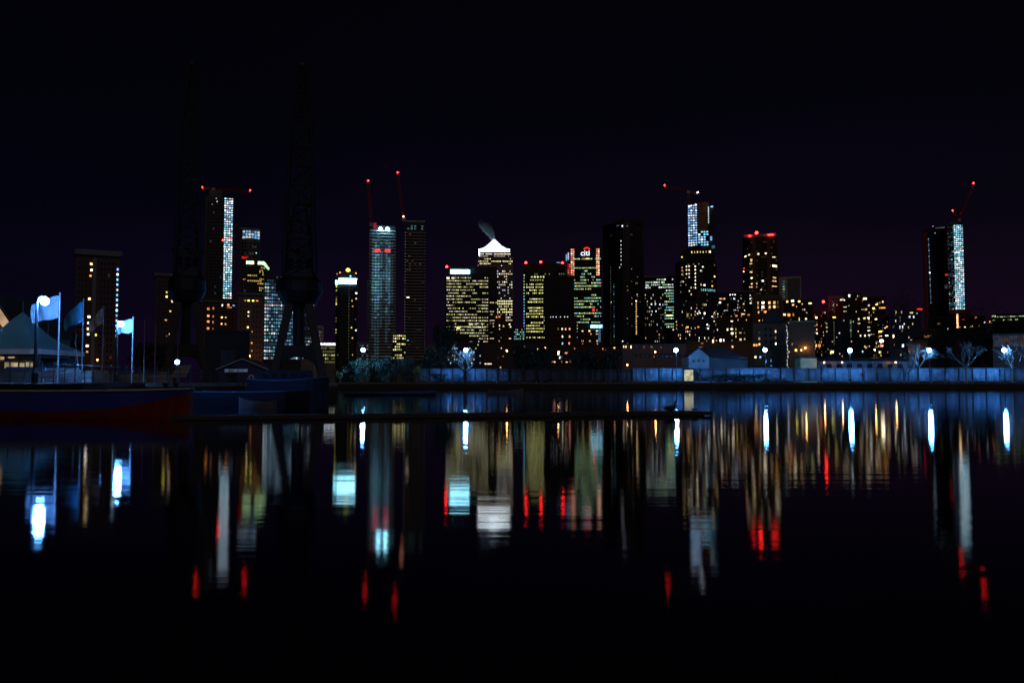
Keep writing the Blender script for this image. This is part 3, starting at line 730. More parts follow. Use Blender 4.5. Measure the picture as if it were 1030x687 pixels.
b = flats('flats with two rows of large glowing warm windows under the red ring tower', 757.5, 787.5, 299, 480, M_BRICK, 10, 17, .06, 61, roof=(758.5, 786, 296.5),
      extra=[(x, y, W(m, l), w, 3.6) for y in (304.6, 308.8) for x, m, l, w in ((763, 'warm', 2, 2), (768, 'pale', 4, 4), (774.5, 'warm', 3, 3.2), (779.5, 'orange' if y < 306 else 'warm', 3, 3), (783, 'green' if y < 306 else 'orange', 1, 2))] + [(770, 313.7, W('orange', 3), 4, 3.2), (763.5, 314, W('warm', 2), 2, 3), (764, 322.3, W('warm', 3)), (767.7, 322.2, W('warm', 3))])
b.done()
flats('flats with warm window groups and green tinted end right of the glowing rows', 787.8, 818, 301.5, 500, M_BRICKD, 11, 16, .08, 62, roof=(794, 812, 299.5),
      extra=[(792.5, 303.3, W('warm', 4), 2.6, 3), (797.8, 302.7, W('pale', 4), 3.6, 2.6), (798.3, 306.5, W('warm', 3), 2.8, 2.6), (804.5, 303.3, W('warm', 4), 3, 2.4), (807.5, 306, W('warm', 2)), (815.5, 305.5, W('lime', 4), 4, 2), (789.5, 316.2, W('warm', 3), 3.6, 3), (794, 316.6, W('orange', 3), 3.4, 4), (798.3, 316.3, W('orange', 2), 2, 4), (804.2, 321.5, W('lime', 3), 1.2, 5), (811, 321, W('pale', 4), 2, 2.2), (821.5, 320, W('pale', 4), 2.4, 2.6)]).done()
flats('narrow dark flats beside the red street beacon', 818.2, 832.5, 311, 520, M_BRICKD, 5, 13, .16, 63, extra=[(822, 327, W('warm', 3), 1.4, 2), (821.8, 331.5, W('warm', 3), 1.4, 2), (822, 335.3, W('pale', 4), 2, 2.6), (821, 347.6, W('warm', 3), 2.2, 3.4), (824.3, 347.6, W('orange', 3), 3, 3.6)]).done()
flats('dark terrace of flats with scattered lit windows left of the brick warehouse', 679, 722, 303, 470, M_CLADD, 18, 15, .13, 64,
      extra=[(702, 315.5, W('pale', 3), 1.8, 2), (704.5, 315, W('white', 3), 1.6, 2), (709, 315.4, W('pale', 4), 2, 2.8), (719, 315, W('warm', 3)), (716.7, 318.8, W('pale', 3), 2, 2.2), (711.5, 326.7, W('white', 4), 2, 2.2), (712.5, 330.6, W('white', 4), 1.8, 2.2), (702.5, 329, W('orange', 3), 2.4, 2), (691.7, 329, W('orange', 4), 2.8, 2), (713.5, 328, W('pale', 2)), (722, 332, W('white', 3), 1.6, 2.4), (692, 317, W('yellow', 1), 3.4, 6)]).done()
flats('low dark flats with warm balcony lights in front of the white dotted block', 722.3, 757.2, 318.5, 420, M_BRICKD, 13, 12, .07, 65,
      extra=[(741, 317.7, W('orange', 2), 3, 2.4), (748, 316.2, W('warm', 3), 4.4, 1.8), (753.5, 317, W('orange', 2), 3, 2.2), (736.5, 323, W('pale', 4), 3, 1.8), (732, 331.5, W('pale', 4), 1.8, 3), (736.5, 331, W('pale', 4), 3, 2.4), (736.6, 335.3, W('pale', 4), 3.2, 3), (740.4, 331, W('yellow', 3), 1, 2.6), (740.3, 335, W('yellow', 3), 1, 3), (740.4, 338.6, W('yellow', 3), 1.2, 3), (745, 334.8, W('warm', 2), 3, 2), (749, 335, W('salmon', 1), 2, 3), (745, 341.7, W('warm', 3), 2.8, 3), (749.2, 341, W('warm', 2), 1.8, 3)]).done()

# stock brick warehouse conversion with gable, right of centre
b = Bld('brick_warehouse', 'pale brown brick warehouse with gable and a hanging string of lights', 'warehouse', 757.5, 793.5, 324.5, 262, 16, M_BRICKY)
mb = MB(); za, zb = b.Z(324.5), b.Z(311.5); u0, um, u1 = b.U(766.5), b.U(777), b.U(789)
for k in (0,):
    mb.face([(u0, -.4, za), (u1, -.4, za), (um + 1.2, -.2, zb), (um - 1.2, -.2, zb)], M_SLATE); mb.face([(u0, 12, za), (um - 1.2, 12, zb), (um + 1.2, 12, zb), (u1, 12, za)], M_SLATE)
    mb.face([(u0, -.4, za), (um - 1.2, -.2, zb), (um - 1.2, 12, zb), (u0, 12, za)], M_SLATE); mb.face([(u1, -.4, za), (u1, 12, za), (um + 1.2, 12, zb), (um + 1.2, -.2, zb)], M_SLATE)
    mb.face([(um - 1.2, -.2, zb), (um + 1.2, -.2, zb), (um + 1.2, 12, zb), (um - 1.2, 12, zb)], M_SLATE)
mb.build('roof', b.root)
for px, py, m, l in ((764, 346.3, 'warm', 3), (764, 340.5, 'warm', 2), (764, 334.5, 'warm', 0), (756.7 + 2, 347, 'orange', 3), (761.2, 347, 'orange', 3), (780.5, 333.5, 'pale', 3), (780.3, 340, 'warm', 1), (780.5, 346, 'pale', 4), (760, 359, 'pale', 4), (764.8, 359.3, 'cool', 3)):
    b.spots([(px, py, W(m, l), 2.6 if px < 770 else 1.8, 3)])
b.box('string_lights_rail', 791.8, 792.2, 328, 370, -.35, -.2, M_STEEL)
r_ = rnd(66)
mb = MB()
for k in range(34):
    c = b.pt(792 + r_.uniform(-.8, .9), 328 + k * 1.25, -.45)
    mb.lathe(c, [(.0, -.1), (.1, 0), (0, .1)], W('white', (3, 4, 2)[k % 3]), 6)
mb.build('string_lights', b.root)
b.grid(768, 778, 328, 372, 2, 7, scatter(67, [(G, 1)]), .4, .5)
b.done()
b = Bld('brick_warehouse', 'plain grey-brown rendered warehouse wall right of the string of lights', 'warehouse', 794, 820, 324, 255, 14, M_BRICKY)
b.box('parapet', 793.8, 820.2, 322.8, 324, -.25, 14, M_CONC)
b.spots([(797, 346, W('warm', 2), 1.4, 2), (800.7, 352.2, W('yellow', 4), 2.8, 2.8), (806, 352.2, W('warm', 4), 2.2, 2.8)])
b.done()

# right cluster
flats('brown tower of flats with a lit top window, first of the right hand cluster', 834, 849, 297.5, 520, M_CLAD, 6, 18, .05, 70, extra=[(838 + (k % 2) * 1.6, 303.5 + k * 2, W('white', 1), 1.4, 1.2) for k in range(6)] + [(847, 301.7, W('pale', 3), 3.4, 2), (849, 301, W('pale', 2), 3, 1.6)]).done()
flats('brown slab of flats with a single white window near its roof', 849.2, 867, 294.5, 500, M_BRICKD, 7, 18, .04, 71, extra=[(855, 297.5, W('white', 4), 2.4, 3.4), (848 + 2, 301.6, W('pale', 3), 2, 1.6), (848.5 + 2, 308.7, W('pale', 2), 4, 1.2), (848.5 + 2, 313, W('pale', 2), 4, 1.2)]).done()
flats('flats with warm lit balconies at the upper right of the cluster', 866.5, 892, 298.5, 510, M_BRICKD, 9, 17, .10, 72, roof=(868, 880, 296.5),
      extra=[(870.8, 300.3, W('pale', 4), 4.4, 2.8), (874.7, 307.2, W('pale', 3), 2.2, 2.6), (871.8, 311, W('warm', 3), 2.4, 2), (868, 311, W('warm', 2), 3, 1.2), (879.2, 310.2, W('warm', 4), 2.8, 2.4), (882.5, 306.5, W('warm', 3), 3, 1.8), (888.8, 304, W('warm', 3), 2, 2.4), (888, 310, W('orange', 3), 7, 2)]).done()
flats('low green-lit stairwell flats behind the fourth street lamp', 831, 868, 320.5, 400, M_CLADD, 12, 14, .04, 73,
      extra=[(839.7, 319, W('yellow', 3), 4, 2)] + [(856.3, 322.5 + k * 2, W('green', (1, 2, 1, 1)[k % 4]), 2, 1.6) for k in range(9)] + [(839.3, 324 + k * 2, W('lime', 1), .9, 1.4) for k in range(12)] + [(832, y, W('lime', 2), 1.8, 2) for y in (325, 329, 333)] + [(844.7, 335, W('white', 3)), (849.3, 322.5, W('pale', 2)), (842, 339, W('white', 2)), (836.8, 354, W('lime', 4), 4.6, 3.8), (868.4, 354, W('cool', 4), 3.2, 2.6), (878, 354, W('cool', 1), 4, 3.6)]).done()
flats('zigzag balcony flats with yellow lights beside the fourth street lamp', 868.2, 895, 317.5, 390, M_BRICKD, 9, 12, .16, 74,
      extra=[(870.3, 320, W('warm', 4), 2.6, 2.4), (874.2, 319.6, W('white', 4), 2.6, 1.8), (864.5, 320.5, W('pale', 3), 2, 2.6), (864.5, 325, W('warm', 2), 3, 1.8), (881.7, 321, W('pale', 4), 2.4, 1.8), (874.2, 329, W('pale', 2), 3, 1.4), (874.4, 332.5, W('pale', 3), 3, 1.4), (874.5, 337, W('white', 3), 2.6, 2), (870.3, 337.4, W('pale', 3), 1.8, 2.6), (866, 337.4, W('pale', 3), 2, 2.6), (885.7, 333.7, W('yellow', 4), 4, 2.4), (886, 338.3, W('pale', 3), 3, 1.2), (892.3, 337.9, W('pale', 4), 3.6, 1.8), (892.5, 329, W('orange', 3), 2.6, 2.6), (887, 343, W('pale', 5), 4.4, 3.4), (887, 348, W('salmon', 3), 4, 2.8), (881.5, 349, W('yellow', 1), 3, 2), (882, 344, W('yellow', 1), 3, 2), (871, 349.5, W('warm', 2), 2.4, 2), (885, 354.3, W('lime', 3), 3.6, 3)]).done()
flats('dark low flats with white sash windows right of the zigzag balconies', 895.5, 927, 312, 380, M_CLADD, 11, 12, .07, 75,
      extra=[(917.5, 314.8, W('warm', 3), 3.6, 1.8), (915.5, 319, W('white', 3), 2.4, 2.4), (919.5, 319, W('white', 3), 2.6, 2.8), (905.7, 329, W('white', 3), 1.2, 3.6), (908.3, 329, W('white', 3), 1.2, 3.6), (899.3, 328.6, W('white', 1), 2, 2.6), (899, 338, W('pale', 4), 1.8, 4.4), (917.5, 343, W('white', 4), 3.2, 3.2), (908.2, 347.6, W('white', 4), 2.2, 3.6), (902, 313.9, W('lime', 2), 1.2, 3), (907.6, 314, W('warm', 2), 1.2, 3)]).done()
flats('dark low block with dim brown windows between two bare trees', 926.5, 945, 331, 340, M_BRICKD, 6, 8, .08, 76, extra=[(932, 339, W('warm', 1), 3, 2.4), (934.5, 338, W('warm', 2), 1.8, 2)], y1=364).done()

# twin towers at right
b = Bld('residential_tower', 'dark left one of the twin towers, with a thin blue light line', 'tower', 929.5, 954, 230.5, 900, 32, M_CLADD)
b.box('upper_block', 940, 953.5, 227.5, 230.5, 3, 28, M_CLADD)
for k in range(6): b.spots([(943.5 + k * 1.6, 229, W('white', 1), 1, 1.3)], y=2.8)
b.spots([(940.3, 227.5, W('white', 2), 1, 1), (942.3, 234.5, W('teal', 2), 1, 1.2), (952.8, 277, W('red', 3), 3, 2), (952, 289, W('white', 0), 3, 5)])
for k in range(34): b.spots([(935.5 + .03 * k, 240 + k * 1.95, W('cool', 1 if k % 3 else 2), 1, 1.3)])
b.spots([(936, 274, W('lilac', 4), 1.6, 2.4)])
b.box('red_side', 930.2, 934.2, 232, 372, -.3, .1, mat_plain('red_cladding', (.22, .04, .035), .6, scale=.2))
b.grid(940.5, 952.5, 238, 310, 6, 24, scatter(80, [(G, 1)]), .6, .5)
b.done()
b = Bld('construction_tower', 'bright white lit right one of the twin towers, under a crane', 'tower', 954.3, 970.8, 226, 890, 22, M_CLAD, 'bow')
b.box('core', 958, 966, 221.5, 226, 5, 16, M_CONCD)
b.grid(961, 970.6, 226, 311.5, 5, 44, scatter(81, [(W('white', 3), 4), (W('teal', 3), 3), (W('cool', 3), 2), (W('white', 4), 1.4), (W('teal', 2), 3)]), .85, .6)
b.grid(954.6, 961, 227, 311.5, 4, 44, scatter(82, [(W('cool', 1), 3), (W('teal', 1), 2), (G, 4), (W('white', 2), .6)]), .7, .6)
b.bands('floor_slab', 954.6, 970.6, 226, 311.5, 22, M_CONC, out=.3, frac=.18)
b.done()
tower_crane('red-lit luffing tower crane over the right hand twin tower', 962.5, 226, 979.2, 185.3, 964, 222, 893, (W('red', 6), 0), pm=(964, 220))
tower_crane('short tower crane with one red lamp left of the twin tower jib', 960, 226, 958.3, 212.8, 964.5, 222, 899, (W('red', 6), 0), pm=(961, 222))
b = Bld('station_block', 'low dark block under the twin towers with a lit vertical slot', 'office', 934, 992, 318, 600, 24, M_CLADD)
b.box('red_fascia', 955, 978, 311.5, 315.5, 3, 14, mat_plain('red_cladding', (.22, .04, .035), .6, scale=.2))
b.box('stair_glazing', 962.9, 964.7, 316, 330, -.4, -.1, W('warm', 3))
b.spots([(969.5, 321.5, W('red', 2), 2.4, 1.4), (981, 321, W('red', 2), 2.6, 1.4), (982.5, 320, W('salmon', 3), 2, 1.6), (991, 325, W('white', 3)), (997, 325, W('orange', 4), 2.8, 3), (954, 330.5, W('white', 3)), (966, 329, W('salmon', 2)), (971, 329, W('pale', 4), 2, 1.8), (977.5, 328.5, W('pale', 3), 3, 1.8), (986, 328.7, W('white', 4), 2.4, 2.2), (945, 325, W('warm', 1), 3, 2)])
b.grid(936, 990, 319, 345, 20, 7, scatter(83, [(G, 1)]), .6, .4)
b.done()
b = Bld('long_office', 'long low office with two thin greenish light lines at far right', 'office', 998, 1052, 315, 700, 24, M_CLADD)
b.grid(999, 1051, 316.5, 323, 34, 2, runs(84, lambda j: (.9, .8)[j], [(W('green', 1), 3), (W('green', 2), 2), (W('pale', 2), 1)], hold=.9), .9, .35)
b.spots([(1000.5, 317.3, W('green', 3), 4, 1.6)], y=-.2)
b.done()
# ------------------------------------------------------------------ setting: water, land, quays
mw = bpy.data.materials.new('dock_water'); mw.use_nodes = True
nt = mw.node_tree; N, L = nt.nodes, nt.links; N.clear()
out = N.new('ShaderNodeOutputMaterial'); gl = N.new('ShaderNodeBsdfAnisotropic'); df = N.new('ShaderNodeBsdfDiffuse'); mx = N.new('ShaderNodeMixShader'); fr = N.new('ShaderNodeFresnel')
gl.distribution = 'BECKMANN'; gl.inputs['Color'].default_value = (.92, .95, 1, 1); gl.inputs['Roughness'].default_value = WATER_ROUGH
df.inputs['Color'].default_value = (.0015, .003, .006, 1); fr.inputs['IOR'].default_value = 1.33
tc = N.new('ShaderNodeTexCoord'); mp = N.new('ShaderNodeMapping'); mp.inputs['Scale'].default_value = (.10, 1, 1)
n1 = N.new('ShaderNodeTexNoise'); n1.inputs['Scale'].default_value = 2.0; n1.inputs['Detail'].default_value = 5
bp = N.new('ShaderNodeBump'); bp.inputs['Strength'].default_value = 1.0; bp.inputs['Distance'].default_value = WATER_BUMP
L.new(tc.outputs['Object'], mp.inputs['Vector']); L.new(mp.outputs[0], n1.inputs['Vector']); L.new(n1.outputs['Fac'], bp.inputs['Height'])
n3 = N.new('ShaderNodeTexNoise'); n3.inputs['Scale'].default_value = .09; n3.inputs['Detail'].default_value = 3; m3 = N.new('ShaderNodeMapRange')      # patches of wind
m3.inputs['From Min'].default_value = .35; m3.inputs['From Max'].default_value = .65; m3.inputs['To Min'].default_value = .35; m3.inputs['To Max'].default_value = 1.0
L.new(tc.outputs['Object'], n3.inputs['Vector']); L.new(n3.outputs['Fac'], m3.inputs['Value']); L.new(m3.outputs[0], bp.inputs['Strength'])
for s in (gl, df): L.new(bp.outputs['Normal'], s.inputs['Normal'])
L.new(fr.outputs[0], mx.inputs[0]); L.new(df.outputs[0], mx.inputs[1]); L.new(gl.outputs[0], mx.inputs[2]); L.new(mx.outputs[0], out.inputs['Surface'])
mb = MB(); mb.face([(-400, -60, 0), (500, -60, 0), (500, 230, 0), (-400, 230, 0)], mw)
tag(mb.build('water'), kind='structure')

YQ = 176.0                                   # front of the far quay
M_QUAY = mat_brick('quay_stone', (.05, .05, .045), (.065, .062, .055), (.025, .025, .025), 1.2, .4, .9, .02)
M_PAVE = mat_brick('paving', (.06, .06, .06), (.075, .073, .07), (.08, .08, .08), .6, .3, .9, .01)
M_COPE = mat_plain('coping_stone', (.16, .165, .16), .8, scale=1.5, bump=.2)
xl = [(-24.5, -40), (-24.5, 43), (-27, 62), (-24, 76), (-16.5, 79.5), (-37, YQ), (420, YQ)]
mb = MB()
poly = xl + [(420, 228), (-380, 228), (-380, -40)]
mb.prism(poly, -3, GZ, M_PAVE)
for (ax, ay), (bx, by) in zip(xl, xl[1:]):      # stone face, 4 mm in front of the paving mass
    d = Vector((by - ay, -(bx - ax), 0)).normalized() * .05
    a, c = Vector((ax, ay, 0)) + d, Vector((bx, by, 0)) + d
    mb.face([(a.x, a.y, -2), (c.x, c.y, -2), (c.x, c.y, GZ - .3), (a.x, a.y, GZ - .3)], M_QUAY)
tag(mb.build('quay'), kind='structure')
mb = MB()
for (ax, ay), (bx, by) in zip(xl, xl[1:]):
    d = Vector((by - ay, -(bx - ax), 0)).normalized(); t = Vector((bx - ax, by - ay, 0)).normalized() * .0
    p = [Vector((ax, ay, 0)) + d * .12, Vector((bx, by, 0)) + d * .12, Vector((bx, by, 0)) - d * .5, Vector((ax, ay, 0)) - d * .5]
    mb.prism([(q.x, q.y) for q in p], GZ - .3, GZ + .02, M_COPE)
tag(mb.build('quay_kerb'), kind='structure')
mb = MB(); M_LAND = mat_plain('land', (.045, .045, .042), .95, scale=.05)
mb.face([(-9000, 227, GZ - .02), (9000, 227, GZ - .02), (9000, 14000, GZ - .02), (-9000, 14000, GZ - .02)], M_LAND)
mb.face([(-9000, -40, GZ - .02), (-379, -40, GZ - .02), (-379, 227, GZ - .02), (-9000, 227, GZ - .02)], M_LAND)
tag(mb.build('ground'), kind='structure')

# ------------------------------------------------------------------ lamps
LAMPCOL = (.10, .38, 1.0)
M_LAMP = mat_emit('lamp_globe_light', (.8, .92, 1), 2.0, 0, 1, (.5, .5, .5))
M_SODIUM = mat_emit('sodium_light', (1, .42, .12), 2.0, 0, 1, (.5, .5, .5))
def bulb(root, c, r, L_, col):                     # the lamp itself: a glowing ball of radius r just round the globe
    l = bpy.data.lights.new('bulb', 'POINT'); l.shadow_soft_size = r; l.use_soft_falloff = False
    l.color = col; l.energy = L_ * 4 * PI * PI * r * r
    o = bpy.data.objects.new('bulb', l); COL.objects.link(o); o.parent = root; o.location = c
def ball(mb, c, r, mat, n=12):
    mb.lathe(c, [(max(.001, r * math.sin(PI * k / 8)), -r * math.cos(PI * k / 8)) for k in range(9)], mat, n)
def street_lamp(label, px, py, Y, r, mat, arm=0, group='blue-white quayside street lamps', ppx=None):
    head = at(px, py, Y); bx = head.x + arm
    root = empty('street_lamp', label, 'street lamp', (bx, Y, GZ), 0, group)
    hz = head.z - GZ; mb = MB()
    mb.lathe((0, 0, 0), [(.16, 0), (.16, .5), (.09, .75), (.065, hz - r * 1.2), (.11, hz - r * 1.05)] if not arm else [(.16, 0), (.16, .5), (.09, .75), (.06, hz - r * .6)], M_STEEL, 10)
    mb.build('post', root, smooth=False)
    if arm:
        mb = MB(); mb.path([(0, 0, hz - r * .7), (-arm * .2, 0, hz + r * .9), (-arm * .7, 0, hz + r * 1.25), (-arm, 0, hz + r * 1.0)], [.06, .05, .045, .04], M_STEEL, 8); mb.build('bracket', root)
    c = Vector((-arm, 0, hz))
    mb = MB(); ball(mb, c, r * .93, mat); mb.build('globe', root, smooth=True)
    bulb(root, c, r, SODIUM_L if mat is M_SODIUM else LAMP_L * (.22 if 80 < Y < 100 else 1.25 if Y < 100 else 1), (1, .42, .12) if mat is M_SODIUM else LAMPCOL)
    mb = MB(); mb.lathe(c + Vector((0, 0, r * 1.01)), [(r * .5, 0), (r * .38, r * .12), (.02, r * .2)], M_STEEL, 10); mb.build('cap', root)
    return root
FL = [(365.3, 352, 'street lamp among green shrubs left of the dark banded tower'), (468.5, 352, 'street lamp glowing behind the bare white tree before the yellow office'),
      (680, 352.5, 'street lamp just left of the blue boathouse gable'), (769.5, 352, 'street lamp right of the boathouse, before the brick warehouse'),
      (855, 352.5, 'street lamp before the green-lit stairwell flats'), (934.8, 352.3, 'street lamp on the right of a pale lit bare tree near the far right'),
      (1010, 352.3, 'street lamp at the far right edge beside a spreading bare tree')]
for px, py, lb in FL: street_lamp(lb, px, py, 178.2, .42, M_LAMP)
street_lamp('biggest brightest street lamp, over the white flag at far left', 45, 303, 41.8, .21, M_LAMP, arm=-.38)
street_lamp('bright street lamp beside the small white flag, right of the tower block', 121.5, 326, 57, .20, M_LAMP, arm=-.25)
street_lamp('tiny street lamp low behind the marquee eaves', 53, 351, 95, .20, M_LAMP)
street_lamp('small street lamp at the foot of the left dock crane', 178.2, 364.2, 92, .27, M_LAMP)
SL = [(659, 354, 214, 'orange lamp before the low brown terrace left of the boathouse'), (631, 367, 186, 'orange lamp low behind the dark middle stretch of fence'), (561.5, 356, 232, 'pinkish orange lamp below the flats with the row of white roof lamps'),
      (510, 353, 240, 'orange lamp below the stepped red brick block'), (847, 364.5, 196, 'orange lamp above the long dark shed, well right of the cream shed'), (901, 364.5, 197, 'orange lamp left of the bare tree by the long shed'), (829, 364.6, 192.5, 'dim orange lamp just right of the cream shed'),
      (98, 362, 200, 'orange lamp at the foot of the tall brick tower block'), (251, 358, 262, 'orange lamp at the foot of the tower with the orange top row'), (218, 352, 275, 'orange lamp before the low brown flats between the cranes'), (709, 353.5, 300, 'orange lamp over the boathouse roof ridge'), (763, 350, 430, 'orange lamp at the foot of the glowing warm flats'), (810, 350, 240, 'orange lamp before the plain warehouse wall'), (880, 352, 330, 'orange lamp before the zigzag balcony flats'), (590, 352, 330, 'orange lamp before the flats with the pale blue sign')]  # most of these are added to cast warm light on the walls behind
for px, py, Y, lb in SL: street_lamp(lb, px, py, Y, .0009 * Y, M_SODIUM, group='orange street lamps inland')
# red beacon in the street
o = empty('beacon_mast', 'thin mast with a bright red beacon right of the brown flats', 'mast', at(829.7, 384, 480))
mb = MB(); z = at(829.7, 304.7, 480).z - o.location.z; mb.tube((0, 0, 0), (0, 0, z), .2, .12, M_STEEL); mb.build('pole', o)
mb = MB(); ball(mb, (0, 0, z + .6), .7, W('red', 6)); mb.build('warning_light', o)
o = empty('beacon_mast', 'thin mast with a flat red beacon above the low white-windowed flats', 'mast', at(927, 384, 470))
mb = MB(); z = at(927, 311.8, 470).z - o.location.z; mb.tube((0, 0, 0), (0, 0, z), .2, .12, M_STEEL); mb.build('pole', o)
mb = MB(); mb.box(-1.6, 1.2, -.3, .3, z, z + .7, W('red', 4)); mb.build('warning_light', o)

# ------------------------------------------------------------------ far quay: fence, boathouse, sheds
YF = 182.0
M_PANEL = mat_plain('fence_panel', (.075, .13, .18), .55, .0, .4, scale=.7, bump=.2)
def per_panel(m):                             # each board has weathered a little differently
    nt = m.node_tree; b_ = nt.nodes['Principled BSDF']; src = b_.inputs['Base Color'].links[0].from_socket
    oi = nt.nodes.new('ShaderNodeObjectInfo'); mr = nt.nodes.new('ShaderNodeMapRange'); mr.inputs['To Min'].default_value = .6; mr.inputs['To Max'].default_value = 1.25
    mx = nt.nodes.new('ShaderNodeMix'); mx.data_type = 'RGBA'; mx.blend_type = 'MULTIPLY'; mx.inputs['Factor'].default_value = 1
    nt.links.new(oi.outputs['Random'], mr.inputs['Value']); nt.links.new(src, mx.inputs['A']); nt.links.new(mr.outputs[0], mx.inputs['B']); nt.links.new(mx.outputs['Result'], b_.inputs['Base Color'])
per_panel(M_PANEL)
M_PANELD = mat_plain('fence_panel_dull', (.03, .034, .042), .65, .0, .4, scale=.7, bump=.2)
def fence(label, pa, pb, n, zt, mat, dull=None):
    xa, xb = X_at(pa, YF), X_at(pb, YF); root = empty('hoarding_fence', label, 'fence', (xa, YF, GZ))
    dx = (xb - xa) / n; h = zt; r = rnd(int(pa))
    me = None
    for k in range(n):
        wv = 0
        mb = MB(); rows = []
        for i in range(7):
            y = .03 * math.sin(i * 2.1 + k); rows.append([(dx * (k + .045 + .91 * i / 6), y, .25), (dx * (k + .045 + .91 * i / 6), y + .02 * math.cos(k + i), h - .12)])
        mb.grid(rows, mat, flip=True)
        bk = [[(p[0], p[1] + .06, p[2]) for p in q] for q in rows]; mb.grid(bk, mat)
        mb.face([rows[0][0], bk[0][0], bk[0][1], rows[0][1]][::-1], mat); mb.face([rows[-1][0], bk[-1][0], bk[-1][1], rows[-1][1]], mat)
        mb.face([rows[i][1] for i in range(7)] + [bk[i][1] for i in reversed(range(7))], mat)
        mb.build('panel', root)
    for k in range(n + 1):
        if me is None:
            mb = MB(); mb.box(-.07, .07, -.14, .0, 0, h + .05, M_STEEL); mb.box(-.12, .12, -.2, .1, 0, .12, M_CONC); o = mb.build('post', root); me = o.data
        else: o = link('post', me, root)
        o.location = (dx * k, 0, 0)
    mb = MB(); mb.box(0, dx * n, -.17, -.14, h - .35, h - .27, M_STEEL); mb.box(0, dx * n, -.17, -.14, .4, .48, M_STEEL); mb.build('rail', root)
    return root
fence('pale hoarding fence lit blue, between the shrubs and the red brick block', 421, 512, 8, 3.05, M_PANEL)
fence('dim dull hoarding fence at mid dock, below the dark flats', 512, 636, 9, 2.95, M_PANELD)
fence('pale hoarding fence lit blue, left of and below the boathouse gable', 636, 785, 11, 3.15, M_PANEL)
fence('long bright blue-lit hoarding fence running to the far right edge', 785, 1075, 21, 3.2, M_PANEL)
# low railing on the quay edge
def railing(label, xa, ya, xb, yb, n, h=1.05, z=GZ, mat=None, rails=3):
    root = empty('railing', label, 'railing', (xa, ya, z), math.atan2(yb - ya, xb - xa)); mat = mat or M_STEEL
    Ln = math.hypot(xb - xa, yb - ya); me = None
    for k in range(n + 1):
        if me is None:
            mb = MB(); mb.tube((0, 0, 0), (0, 0, h), .035, .03, mat, 8); ball(mb, (0, 0, h + .03), .05, mat, 8); o = mb.build('post', root); me = o.data
        else: o = link('post', me, root)
        o.location = (Ln * k / n, 0, 0)
    for i in range(rails):
        mb = MB(); zz = h * (1 - i / rails) - .04; mb.tube((0, 0, zz), (Ln, 0, zz), .018, .018, mat, 6); mb.build('rail', root)
    return root
railing('thin dark quay edge railing under the boathouse gable and lit fence panel', X_at(628, YQ + .5), YQ + .6, X_at(702, YQ + .5), YQ + .6, 8)
railing('thin dark quay edge railing along the long blue fence at right', X_at(786, YQ + .5), YQ + .6, X_at(1060, YQ + .5), YQ + .6, 28)
# ladders down the quay wall
lad = None
for k, (px, lb) in enumerate(((545, 'iron ladder down the far quay wall, below the dull fence'), (718, 'iron ladder down the far quay wall, below the boathouse'), (812, 'iron ladder down the far quay wall, below the cream shed'), (958, 'iron ladder down the far quay wall, between the last two bare trees'))):
    if lad is None:
        mb = MB()
        for x in (-.25, .25): mb.path([(x, -.22, -.4), (x, -.22, 1.5), (x, -.1, 1.75), (x, .3, 1.7), (x, .4, 1.32)], .03, M_GALV, 6)
        for i in range(7): mb.tube((-.25, -.22, -.2 + i * .28), (.25, -.22, -.2 + i * .28), .018, .018, M_GALV, 6)
        lad = o = mb.build('quay_ladder', None, (X_at(px, YQ), YQ, 0))
    else:
        o = lad.copy(); COL.objects.link(o); o.location = (X_at(px, YQ), YQ, 0)
    tag(o, lb, 'ladder', 'ladders on the far quay wall')
# mooring bollards
bm = None
for k, px in enumerate((452, 500, 560, 612, 728, 760)):
    lb = ['mooring bollard left of the bare white tree', 'mooring bollard right of the bare white tree', 'mooring bollard under the left part of the dull fence', 'mooring bollard under the right part of the dull fence', 'mooring bollard before the hedge, left half', 'mooring bollard before the hedge, near the fourth lamp'][k]
    if bm is None:
        mb = MB(); mb.lathe((0, 0, 0), [(.22, 0), (.2, .1), (.13, .2), (.13, .4), (.22, .5), (.2, .58), (.02, .62)], M_STEEL, 12)
        bm = mb.build('mooring_bollard', None, (X_at(px, YQ), YQ + .45, GZ + .02)); o = bm
    else:
        o = bm.copy(); COL.objects.link(o); o.location = (X_at(px, YQ), YQ + .45, GZ + .02)
    tag(o, lb, 'bollard', 'mooring bollards on the far quay')
# lit panel in the fence
o = empty('kiosk', 'pale yellow lit kiosk window set before the fence below the boathouse gable', 'kiosk', (X_at(692.5, 181), 180.4, GZ))
mb = MB(); mb.box(-1.15, 1.15, .25, 1.1, 0, 2.9, M_CLADD); mb.build('cabin', o)
mb = MB(); mb.box(-.95, .95, .18, .24, .35, 2.7, mat_emit('kiosk_light', (1, .95, .6), .55, .5, .9)); mb.build('window', o)
mb = MB(); mb.box(-1.3, 1.3, .1, 1.25, 2.91, 3.05, M_STEEL); mb.build('roof', o)
